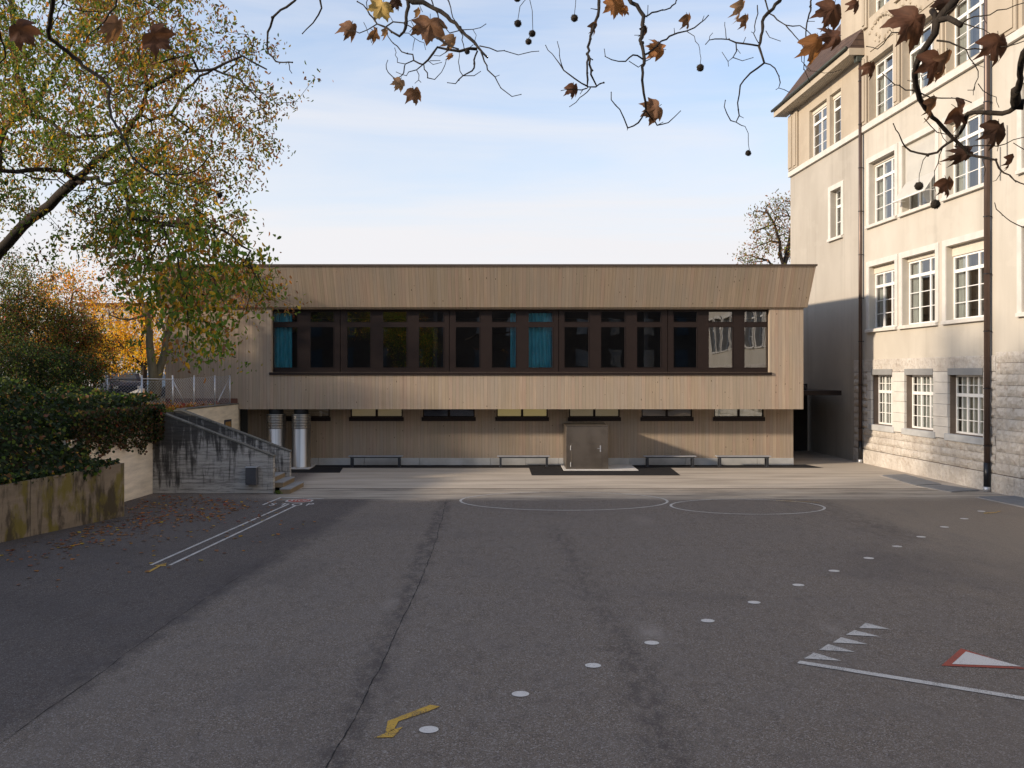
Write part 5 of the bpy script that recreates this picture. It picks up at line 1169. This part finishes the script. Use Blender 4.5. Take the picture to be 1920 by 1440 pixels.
# ---------- unseen houses and trees, added to shade the yard and darken the glass ----------
def occluder_house(x0, x1, y0, y1, h, label, face):
    t = thing('added_occluder_house', label, 'building', ((x0+x1)/2, (y0+y1)/2, 0)); m = MB(); m.box(x0, x1, y0, y1, 0, h); m.build('wall', M['brickdark'], t)
    m = MB(); m.box(x0-.4, x1+.4, y0-.4, y1+.4, h+.004, h+.35); m.build('roof', M['tiles'], t); m = MB()
    if face == 'N':
        xx = x0+2
        while xx < x1-2.5:
            for z in (1.2, 4.6, 8.0): m.box(xx, xx+1.4, y1+.002, y1+.05, z, z+1.9)
            xx += 3.6
    else:
        yy_ = y0+2
        while yy_ < y1-2.5:
            for z in (1.2, 4.6, 8.0): m.box(x1+.002, x1+.05, yy_, yy_+1.4, z, z+1.9)
            yy_ += 3.6
    m.build('window_glazing', M['glassdark'], t)
occluder_house(-42, 40, -34, -24, 11.5, 'brown house added behind the camera to darken the window reflections', 'N')
occluder_house(-38, -25, -46, 15.5, 12.6, 'unseen brown house added left of the yard to shade the asphalt', 'E')
for i, (x, y, zt2, rr) in enumerate(((-22, 14.5, 11.0, 4.0), (-27, 17, 12, 4.2), (-24.5, 10.5, 12, 4.5))):  # trees added out of view to soften the shade on the foreground
    T_ = blob_targets(x, y, zt2*.58, rr, rr, zt2*.42, 260)
    tree('added_shade_tree', ('unseen leafy tree added for shade at left beyond the ivy bank', 'taller unseen leafy tree added for shade beside the brown house', 'unseen leafy tree added for shade at left nearest the camera')[i], (x, y, 0), [([(x, y, 0), (x+.2, y, 4), (x, y, 8)], .3, .08)], T_, 30, .20, ((OLV, 3), (BRN, 3), (GREEN, 3)), spread=.4, r0=.015, seg=.7)
# ============================================================ OVERHANGING PLANE TREE
def dep(x, y): return 4.9+.55*math.sin(x*.0051+.6)+.35*math.sin(y*.011+x*.0023)
def W3(x, y, k=0): Y = dep(x, y)+k; return P(x, y, Y)
trunkY = -3.2
pt_ = thing('plane_tree', 'near plane tree with bare twigs, dry brown leaves and hanging seed balls at the top', 'tree', (3.6, trunkY, 0))
# limb overhead, out of frame, connecting trunk and visible branches
limb = [(3.6, -3.2, 5.2), (2.6, -.5, 6.6), (1.2, 2.5, 7.1), (.2, 5.0, 7.2), (-1.2, 5.4, 7.1), (-2.8, 5.2, 6.9), (-3.6, 4.9, 6.6)]
limb2 = [(3.6, -3.2, 5.4), (3.8, 0, 6.8), (3.3, 3.4, 7.2), (2.6, 5.6, 7.2), (1.2, 5.7, 7.1)]
mb = MB(); mb.tube([(3.6, trunkY, 0), (3.55, trunkY, .3), (3.5, trunkY, 2.5), (3.6, trunkY, 5.4)], [.42, .33, .28, .24], 16); mb.build('trunk', M['bark'], pt_, smooth=True)
mb = MB(); mb.tube(limb, [.16, .12, .09, .07, .06, .05, .03], 10); mb.tube(limb2, [.15, .11, .08, .06, .04], 10); mb.build('limb', M['bark'], pt_, smooth=True)
def nearest_limb(p):
    best = None
    for L_ in (limb, limb2):
        for i in range(len(L_)-1):
            for k in range(6):
                q = Vector(L_[i]).lerp(Vector(L_[i+1]), k/6); dd = (q-p).length
                if best is None or dd < best[0]: best = (dd, q)
    return best[1]
def wig(pts, rr, seg=.035, amp=.006):
    out = [pts[0]]; ro = [rr[0]]
    for i in range(len(pts)-1):
        l = (pts[i+1]-pts[i]).length; n = max(1, int(l/seg))
        for k in range(1, n+1):
            t = k/n; p = pts[i].lerp(pts[i+1], t)
            if k < n: p = p+Vector((rnd.uniform(-1, 1), rnd.uniform(-1, 1), rnd.uniform(-1, 1)))*amp
            out.append(p); ro.append((rr[i]+(rr[i+1]-rr[i])*t)*rnd.uniform(.9, 1.12))
    return out, ro
BR = [  # (pixel polyline, start width px, end width px, reaches up out of frame)
 ([(755,-8),(774,4),(793,4),(812,15),(839,31),(860,52),(880,71),(895,87),(905,99),(914,108)], 10, 4, 1),
 ([(895,92),(880,91),(862,96),(841,93),(820,88.5),(812,100),(803,112),(793,121),(776,113.5),(774,102),(753,97),(737,81),(726,62)], 6, 1.6, 0),
 ([(793,121),(781,131),(766,135),(762,142),(743,135)], 2.4, 1.2, 0), ([(776,113),(760,120),(753,142),(743,148),(728,136),(724,121),(727,113)], 2.4, 1.3, 0),
 ([(760,120),(745,117),(740,90)], 1.6, 1.1, 0), ([(781,131),(785,150),(789,154)], 1.7, 1.1, 0), ([(785,150),(778,156)], 1.2, 1, 0), ([(795,123),(802,146),(815,149),(828,135),(837,111)], 2.3, 1.2, 0),
 ([(803,114),(812,121),(828,117)], 1.6, 1.1, 0), ([(806,114),(825,113.5)], 1.6, 1, 0), ([(839,96),(825,105),(814,104)], 1.6, 1, 0),
 ([(895,96),(885,133),(868,142),(854,157),(839,155)], 3.4, 1.4, 0), ([(868,142),(889,142),(901,134)], 1.8, 1.1, 0), ([(868,142),(861,123),(861,98)], 1.7, 1.1, 0),
 ([(902,98),(908,115),(914,131),(928,144),(939,165),(960,181),(977,177)], 3, 1.3, 0), ([(928,144),(936,141)], 1.3, 1, 0),
 ([(899,86),(918,90),(932,96),(945,95),(972,103),(1010,96)], 2.4, 1.4, 0),
 ([(764,-6),(766,12),(762,42),(757,60),(749,68),(735,60),(720,50),(707,45),(689,19),(670,3)], 7, 2, 1),
 ([(707,45),(689,56),(674,62),(641,55)], 2.4, 1.4, 0), ([(707,52),(698,71),(691,75)], 1.8, 1.1, 0), ([(724,50),(737,41),(757,43),(778,55)], 3, 2, 0), ([(737,41),(731,30),(727,25)], 1.2, 1, 0), ([(689,19),(687,5),(690,-4)], 1.8, 1.6, 1),
 ([(751,62),(766,62),(778,72),(795,80),(798,93)], 1.6, 1, 0), ([(778,72),(775,84),(774,94)], 1.3, 1, 0), ([(768,60),(778,48)], 1.4, 1, 0), ([(757,43),(770,38),(778,55)], 1.5, 1.2, 0),
 ([(682,42),(690,62),(697,80)], 1.2, 1, 0),
 ([(808,-4),(814,17),(828,44),(843,62),(866,56),(887,55),(911,45)], 2.6, 1.3, 1), ([(837,-4),(855,42)], 2.4, 1.8, 1), ([(862,58),(868,67),(870,90)], 2.4, 1.4, 0), ([(887,56),(893,66),(889,84)], 1.2, 1, 0), ([(783,0),(792,22)], 1.3, 1, 1), ([(817,70),(835,82),(860,92)], 4, 3, 0),
 ([(560,-8),(552,2),(512,32),(507,50),(502,60),(501,82),(503,100),(517,115),(548,117)], 5, 2.6, 1), ([(541,117),(543,125),(547,137)], 1.8, 1.2, 0), ([(599,-6),(603,15),(597,28),(587,43),(567,63)], 4, 2, 1),
 ([(1122,-6),(1121,30),(1113,50),(1107,67),(1102,100),(1101,127),(1101,163),(1117,163),(1132,155)], 6, 2.4, 1), ([(1104,105),(1108,140),(1118,160)], 4, 3, 0), ([(1120,18),(1108,16)], 2, 1, 0), ([(1103,107),(1111,112)], 3, 2, 0),
 ([(1102,162),(1090,156),(1077,147),(1057,132),(1042,110),(1023,85)], 3.4, 1.4, 0), ([(1057,132),(1050,110),(1045,78)], 2, 1.2, 0), ([(1107,165),(1087,183),(1080,192),(1068,200)], 2.2, 1.2, 0), ([(1101,165),(1080,168),(1052,170)], 2.4, 1.2, 0), ([(1093,168),(1088,176)], 1.4, 1, 0),
 ([(1178,-6),(1207,30),(1204,60),(1200,75),(1206,95),(1208,110),(1204,125),(1204,150),(1207,175),(1210,190),(1211,205)], 8, 4, 1), ([(1211,205),(1204,220),(1197,230),(1177,240),(1170,222),(1162,205),(1146,187),(1146,173)], 3.4, 1.6, 0), ([(1177,238),(1176,244)], 2, 1, 0),
 ([(1211,208),(1222,222),(1232,235),(1253,230),(1266,218),(1276,208)], 3, 1.4, 0), ([(1232,235),(1243,229)], 1.5, 1, 0), ([(1208,32),(1232,22),(1257,15),(1273,-4)], 3, 2.4, 1),
 ([(1208,103),(1225,92),(1240,77),(1255,68),(1270,62),(1288,58),(1302,52),(1313,43),(1328,29)], 4, 2, 0), ([(1265,64),(1264,53)], 1.8, 1, 0), ([(1317,38),(1320,30)], 1.5, 1, 0), ([(1288,59),(1302,68),(1310,84),(1313,120)], 1.6, 1, 0),
 ([(1207,112),(1195,104),(1187,103),(1180,108),(1173,115),(1160,115),(1147,112),(1135,106),(1133,92)], 3.4, 1.4, 0), ([(1205,120),(1197,126),(1180,115)], 2, 1.4, 0), ([(1208,116),(1226,103)], 2, 1.2, 0), ([(1215,10),(1213,32)], 1.4, 1.4, 0), ([(1201,66),(1190,66)], 1.4, 1, 0),
 ([(1466,-8),(1450,16),(1433,32),(1430,50),(1427,67),(1423,87),(1428,102),(1433,118)], 7, 4, 1), ([(1433,118),(1420,128),(1407,137),(1395,150),(1388,160),(1386,178),(1383,193),(1386,217),(1380,229),(1370,226),(1363,213),(1358,200),(1360,188)], 3.6, 1.5, 0), ([(1386,217),(1394,221)], 1.6, 1, 0),
 ([(1380,229),(1390,235),(1397,237),(1403,250),(1405,281)], 1.8, 1, 0), ([(1433,118),(1444,121),(1453,128),(1460,142),(1463,155),(1460,165),(1470,168),(1480,173)], 2.6, 1.3, 0), ([(1460,165),(1455,168)], 1.3, 1, 0),
 ([(1423,86),(1405,83),(1380,80),(1366,74),(1353,73),(1330,75),(1323,83)], 3.6, 1.6, 0), ([(1330,75),(1336,62)], 1.2, 1, 0), ([(1362,73),(1359,42)], 1.6, 1.2, 0), ([(1380,80),(1381,96),(1374,108),(1365,115),(1354,98)], 2.4, 1.2, 0), ([(1365,115),(1366,124)], 1.2, 1, 0), ([(1375,108),(1392,114),(1412,108)], 1.8, 1.2, 0), ([(1382,92),(1388,100)], 1.2, 1, 0), ([(1394,80),(1398,70)], 1.5, 1, 0),
 ([(1435,-6),(1438,12),(1442,25),(1457,37),(1473,47),(1500,48),(1512,56),(1523,67)], 3, 1.6, 1), ([(1473,47),(1490,67),(1500,78),(1507,90),(1507,130)], 2.2, 1.5, 0), ([(1523,-6),(1520,20),(1513,43),(1511,70),(1507,90),(1500,100)], 3.4, 1.8, 1), ([(1507,90),(1503,115),(1520,132)], 1.6, 1, 0), ([(1514,40),(1527,40)], 1.3, 1, 0), ([(1420,10),(1418,35),(1413,63),(1422,80)], 2, 1.6, 0), ([(1436,58),(1443,70),(1463,77)], 1.8, 1.2, 0), ([(1413,62),(1409,60)], 1.2, 1, 0),
 ([(1507,120),(1516,133),(1545,137),(1578,130)], 1.4, 1, 0), ([(1507,128),(1519,155)], 1.5, 1, 0),
 ([(1800,-14),(1790,2),(1768,26),(1757,42),(1754,62),(1738,85),(1725,105),(1718,122),(1715,140),(1717,158),(1722,175),(1730,193),(1742,210),(1757,226),(1771,242),(1785,257),(1797,268),(1810,280),(1815,289),(1830,293),(1844,295),(1867,300),(1873,315),(1882,324),(1902,338),(1925,347)], 15, 2.2, 1),
 ([(1760,38),(1778,34),(1790,40),(1802,48)], 12, 10, 0), ([(1748,20),(1754,40),(1750,62)], 13, 9, 0),
 ([(1938,60),(1920,100),(1912,140),(1908,172)], 13, 12, 0), ([(1904,170),(1904,196),(1920,196)], 18, 22, 0),
 ([(1903,201),(1892,209),(1879,213),(1862,212),(1844,211),(1828,211),(1815,213),(1810,222),(1808,235),(1800,250),(1792,257),(1775,270),(1757,286),(1739,290),(1722,287),(1707,283),(1697,275),(1692,267),(1685,250),(1675,232)], 10, 1.8, 0),
 ([(1739,290),(1731,300),(1727,315),(1723,344)], 1.6, 1, 0), ([(1768,276),(1762,290),(1759,306),(1752,321),(1753,378)], 2, 1.1, 0), ([(1759,306),(1764,308)], 1.2, 1, 0), ([(1792,257),(1793,272)], 4, 2, 0),
 ([(1757,76),(1768,77),(1780,79),(1798,87),(1812,93),(1828,91),(1844,93),(1875,88),(1925,75)], 4, 1.8, 0), ([(1812,93),(1817,108),(1827,120),(1834,133),(1834,146),(1828,158),(1827,169),(1815,169)], 2.4, 1.2, 0), ([(1822,119),(1845,126)], 1.3, 1, 0),
 ([(1834,157),(1843,170),(1856,178),(1868,182),(1873,201)], 1.8, 1.1, 0), ([(1828,160),(1825,178)], 1.5, 1, 0), ([(1719,172),(1709,169),(1698,169),(1686,160),(1678,159),(1668,150),(1655,138)], 3, 1.6, 0), ([(1678,160),(1669,163)], 1.4, 1, 0), ([(1715,153),(1702,151)], 1.8, 1.1, 0),
 ([(1727,175),(1745,183),(1765,184),(1785,184),(1803,185),(1821,192)], 3, 1.8, 0), ([(1803,44),(1815,36),(1827,31),(1840,30),(1856,28),(1870,19),(1888,17),(1925,4)], 3, 1.8, 0), ([(1806,44),(1825,50),(1844,55),(1862,67)], 2.4, 1.3, 0), ([(1844,33),(1850,44)], 1.3, 1, 0), ([(1770,28),(1795,10),(1812,-6)], 2, 2, 1),
 ([(1698,61),(1684,61),(1672,61),(1663,72),(1657,82),(1645,92),(1637,89),(1625,87)], 2.4, 1.5, 0), ([(1672,61),(1669,56)], 1.2, 1, 0), ([(1815,276),(1830,273),(1850,273),(1870,274),(1885,270),(1900,262),(1925,256)], 2.6, 1.6, 0), ([(1872,274),(1870,283)], 1.3, 1, 0), ([(1865,380),(1868,392),(1880,403),(1895,415),(1925,428)], 1.6, 2, 0), ([(1900,268),(1925,283)], 1.6, 1.8, 0),
 ([(1733,222),(1745,236),(1757,248),(1775,252),(1795,254)], 2, 1.6, 0), ([(1762,240),(1768,258),(1778,270)], 1.5, 1, 0), ([(1842,298),(1848,318),(1845,330)], 1.6, 1, 0), ([(1879,320),(1868,338),(1862,340)], 1.6, 1, 0), ([(1893,330),(1905,342)], 1.8, 1, 0), ([(1727,140),(1730,150),(1738,146)], 1.6, 1, 0),
 ([(98,-8),(98,15),(94,35),(90,57),(93,72),(105,80),(117,90),(137,107),(165,130),(180,140),(193,150),(200,158),(207,167),(203,183),(206,203),(210,223),(218,236),(227,249),(237,270),(247,293),(257,303),(267,313),(282,322),(300,327),(333,328),(367,320),(380,308),(395,290)], 9, 1.8, 1),
 ([(267,313),(290,328),(313,340),(350,352),(377,343),(403,327)], 2.4, 1.4, 0), ([(-10,288),(0,293),(30,322),(60,333),(107,337),(122,348),(143,358),(187,353),(227,333),(253,313)], 3, 1.4, 0), ([(107,337),(120,326),(145,312)], 1.8, 1, 0),
 ([(117,-5),(118,7),(110,20),(100,42),(94,60)], 2, 2, 1), ([(118,7),(138,17),(160,22),(190,23)], 2.2, 1.6, 0), ([(220,-6),(217,12),(205,24),(198,38),(183,53),(172,60),(160,78),(152,77)], 4, 1.6, 1), ([(183,55),(185,66),(195,82)], 1.4, 1, 0),
 ([(193,147),(210,135),(225,123),(250,122)], 2, 1.3, 0), ([(-8,40),(0,62),(7,85),(10,108),(0,118)], 4, 3, 0), ([(262,-6),(270,2),(290,12),(302,20),(335,22)], 2.6, 1.6, 1), ([(412,310),(412,360)], 1.3, 1, 0), ([(403,327),(412,312)], 1.4, 1.2, 0), ([(25,325),(28,345),(40,362)], 1.6, 1, 0)]
def lw_(w, p): return max(w*1.0, .9)/2*p[1]/F
for pl_, wa, wb, upw in BR:
    pts = [W3(*p) for p in pl_]; n = len(pts); rr = [lw_(wa+(wb-wa)*i/(n-1), pts[i]) for i in range(n)]
    if upw:
        if pl_[0][1] > pl_[-1][1]: pts = pts[::-1]; rr = rr[::-1]
        a = nearest_limb(pts[0]); b = pts[0]; mid = a.lerp(b, .5)+Vector((rnd.uniform(-.12, .12), rnd.uniform(-.15, .15), .1))
        pts = [a, mid]+pts; rr = [max(rr[0]*1.5, .008), rr[0]*1.2]+rr
    p2, r2 = wig(pts, rr)
    mb = MB(); mb.tube(p2, r2, 7)
    for i in range(3, len(p2)-1, 4):                        # buds and knots
        if rnd.random() < .5 and r2[i] < .012: mb.ball(p2[i]+Vector((rnd.uniform(-1, 1), 0, rnd.uniform(-1, 1)))*r2[i]*.8, r2[i]*1.35, 4, 5, .2)
    if wb < 3: mb.ball(p2[-1], r2[-1]*1.5, 4, 5)
    mb.build('branch', M['bark_plane'], pt_, smooth=True)
mb = MB(); mb.tube([(3.0, 2.4, 7.0), W3(1990, 20, -.2), W3(1938, 60)], [.05, .025, .018], 8); mb.tube([(2.6, 5.4, 7.1), W3(1800, -14)], [.04, .022], 8); mb.tube([(-3.6, 4.9, 6.6), W3(-60, 10), W3(-10, 60)], [.03, .012, .006], 6); mb.tube([W3(-60, 10), W3(-60, 200), W3(-10, 288)], [.012, .009, .004], 6); mb.build('branch', M['bark_plane'], pt_, smooth=True)
# seed balls
for x, y, w in ((971,44,15),(998,63,14),(991,78,13),(970,-3,14),(1077,34,15),(1313,127,15),(1403,287,12),(1723,349,17),(1754,383,19),(876,97,11),(412,366,11)):
    c = W3(x, y); r = w/2*c.y/F*.88; mb = MB(); mb.ball(c, r, 10, 14, .05)
    for _ in range(150):
        d_ = Vector((rnd.gauss(0, 1), rnd.gauss(0, 1), rnd.gauss(0, 1))).normalized(); u_ = d_.orthogonal().normalized()*r*.07; v_ = d_.cross(u_)
        mb.add([c+d_*r*.96+u_, c+d_*r*.96-u_*.5+v_, c+d_*r*.96-u_*.5-v_, c+d_*r*1.22], [(0,1,3),(1,2,3),(2,0,3)])
    mb.build('seed_ball', M['bark_plane'], pt_)
for a_, b_ in (((990,-6),(982,3)),((982,3),(975,12)),((975,12),(971,37)),((992,-6),(998,20)),((998,20),(999,56)),((999,62),(991,72)),((1080,-6),(1079,10)),((1079,10),(1077,27)),((887,84),(877,92))):
    mb = MB(); p, q = W3(*a_), W3(*b_); mb.tube([p, q], [.0018, .0015], 5); mb.build('stalk', M['bark_plane'], pt_)
# palmate dry leaves
half = [(90,1.0),(84,.84),(79,.76),(75,.80),(69,.66),(61,.58),(56,.70),(49,.76),(42,.95),(35,.78),(28,.76),(22,.64),(15,.58),(8,.66),(0,.76),(-6,.74),(-13,.66),(-24,.58),(-36,.54),(-50,.44),(-66,.30),(-84,.16)]
def big_leaf(x, y, w, rot, curl, yaw, col, narrow=1.0, k=0):
    c = W3(x, y, k); s = w/1.52*c.y/F
    out = [(a, r) for a, r in half]+[(180-a, r) for a, r in half[::-1][1:]]; out = out[:-1]
    fold = rnd.uniform(-.5, .5); pts = []; rings = [1.0, .66, .33]
    for q in rings:
        for a, r in out:
            rr = r*q*(1+rnd.uniform(-.05, .05)); pts.append((rr*math.cos(R(a))*narrow, rr*math.sin(R(a))))
    pts.append((0, 0)); n = len(out); Rm = Matrix.Rotation(yaw, 3, 'Z')@Matrix.Rotation(rot, 3, 'Y'); vs = []
    for i, (a, b) in enumerate(pts):
        zz_ = curl*(a*a*1.5+abs(b)*b*.8)+.16*math.sin(a*5+fold*4)*abs(a)+.10*math.sin(b*6+a*4)+.09*abs(math.sin(math.atan2(a, b)*2.5))*math.hypot(a, b)
        vs.append(c+Rm@Vector((a*s, zz_*s*1.2, b*s)))
    fs = []
    for q in range(2):
        for i in range(n): j = (i+1) % n; fs.append((q*n+i, q*n+j, (q+1)*n+j, (q+1)*n+i))
    for i in range(n): fs.append((2*n+i, 2*n+(i+1) % n, 3*n))
    mb = MB(); mb.add(vs, fs); 
    for _ in range(len(fs)): 
        v = rnd.uniform(.85, 1.15); mb.c.append(tuple(min(1, q*v) for q in col))
    o = mb.build('leaf', M['leaf_big'], pt_, smooth=True)
    st_ = MB(); b0 = c+Rm@Vector((0, 0, -.08*s)); st_.tube([b0, b0+Rm@Vector((.05*s, 0, -.35*s))], [.0016, .0014], 5); st_.build('leaf_stalk', M['bark_plane'], o)
DB, MBr, OR, TAN, YT, RB = (.075,.040,.027), (.22,.115,.065), (.36,.16,.06), (.36,.22,.13), (.55,.38,.13), (.13,.060,.036)
LV = [(36,53,60,2.4,.5,.2,RB,1),(219,45,58,3.4,1.0,.9,MBr,.75),(288,66,62,2.2,.2,.2,RB,1.05),(716,10,50,3.6,.2,.1,YT,1),(742,3,26,2.8,.3,.3,DB,1),(806,44,64,3.3,.15,.1,MBr,1.1),(785,22,30,3.0,.6,1.2,TAN,.5),(659,49,38,3.5,.9,.5,MBr,1),(703,59,34,2.0,.8,.7,MBr,.9),(724,59,26,3.2,.6,1.1,TAN,.6),(850,74,38,3.3,1.0,.9,TAN,.8),(846,104,20,3.9,.8,.8,OR,.5),(750,153,30,3.6,.4,.5,TAN,.9),(777,172,38,2.9,.5,.4,MBr,.95),(1076,163,32,3.1,.7,.4,RB,.9),(1155,4,46,3.2,.4,.2,OR,1),(1172,16,24,2.2,.6,.4,OR,.8),(1117,46,30,2.7,.8,.9,MBr,.8),(1291,32,34,2.6,.9,.6,MBr,.8),(1211,56,30,3.1,.7,1.0,DB,.7),(1238,91,42,4.9,.4,.3,OR,1),(1230,203,50,4.2,.35,.3,MBr,1),(1392,10,44,3.0,.9,.8,TAN,.7),(1400,34,34,2.7,.8,.7,MBr,.7),(1563,16,62,3.5,.5,.3,RB,1),(1533,80,64,3.2,.7,.6,OR,.85),(1566,68,52,4.6,.5,.4,RB,.9),(1634,123,36,2.9,.6,.3,RB,.95),(1606,6,30,3.1,.5,.4,RB,1),(1716,36,84,3.7,.35,.2,RB,1.05),(1782,2,60,4.4,.5,.4,DB,1),(1758,112,72,3.3,.5,.4,RB,.95),(1778,108,62,2.9,.8,.9,MBr,.6),(1752,192,52,3.0,.7,.8,MBr,.7),(1797,205,66,2.1,.4,.4,RB,.95),(1873,77,66,3.1,.5,.3,RB,1.05),(1872,240,60,3.3,.5,.3,DB,1),(1898,298,36,3.3,.8,.8,RB,.75),(1776,341,46,2.8,.5,.3,RB,.95),(1812,286,58,4.3,.9,.5,DB,.6),(1680,46,40,1.2,.9,1.1,(.18,.15,.05),.35)]
for q in LV: big_leaf(*q)
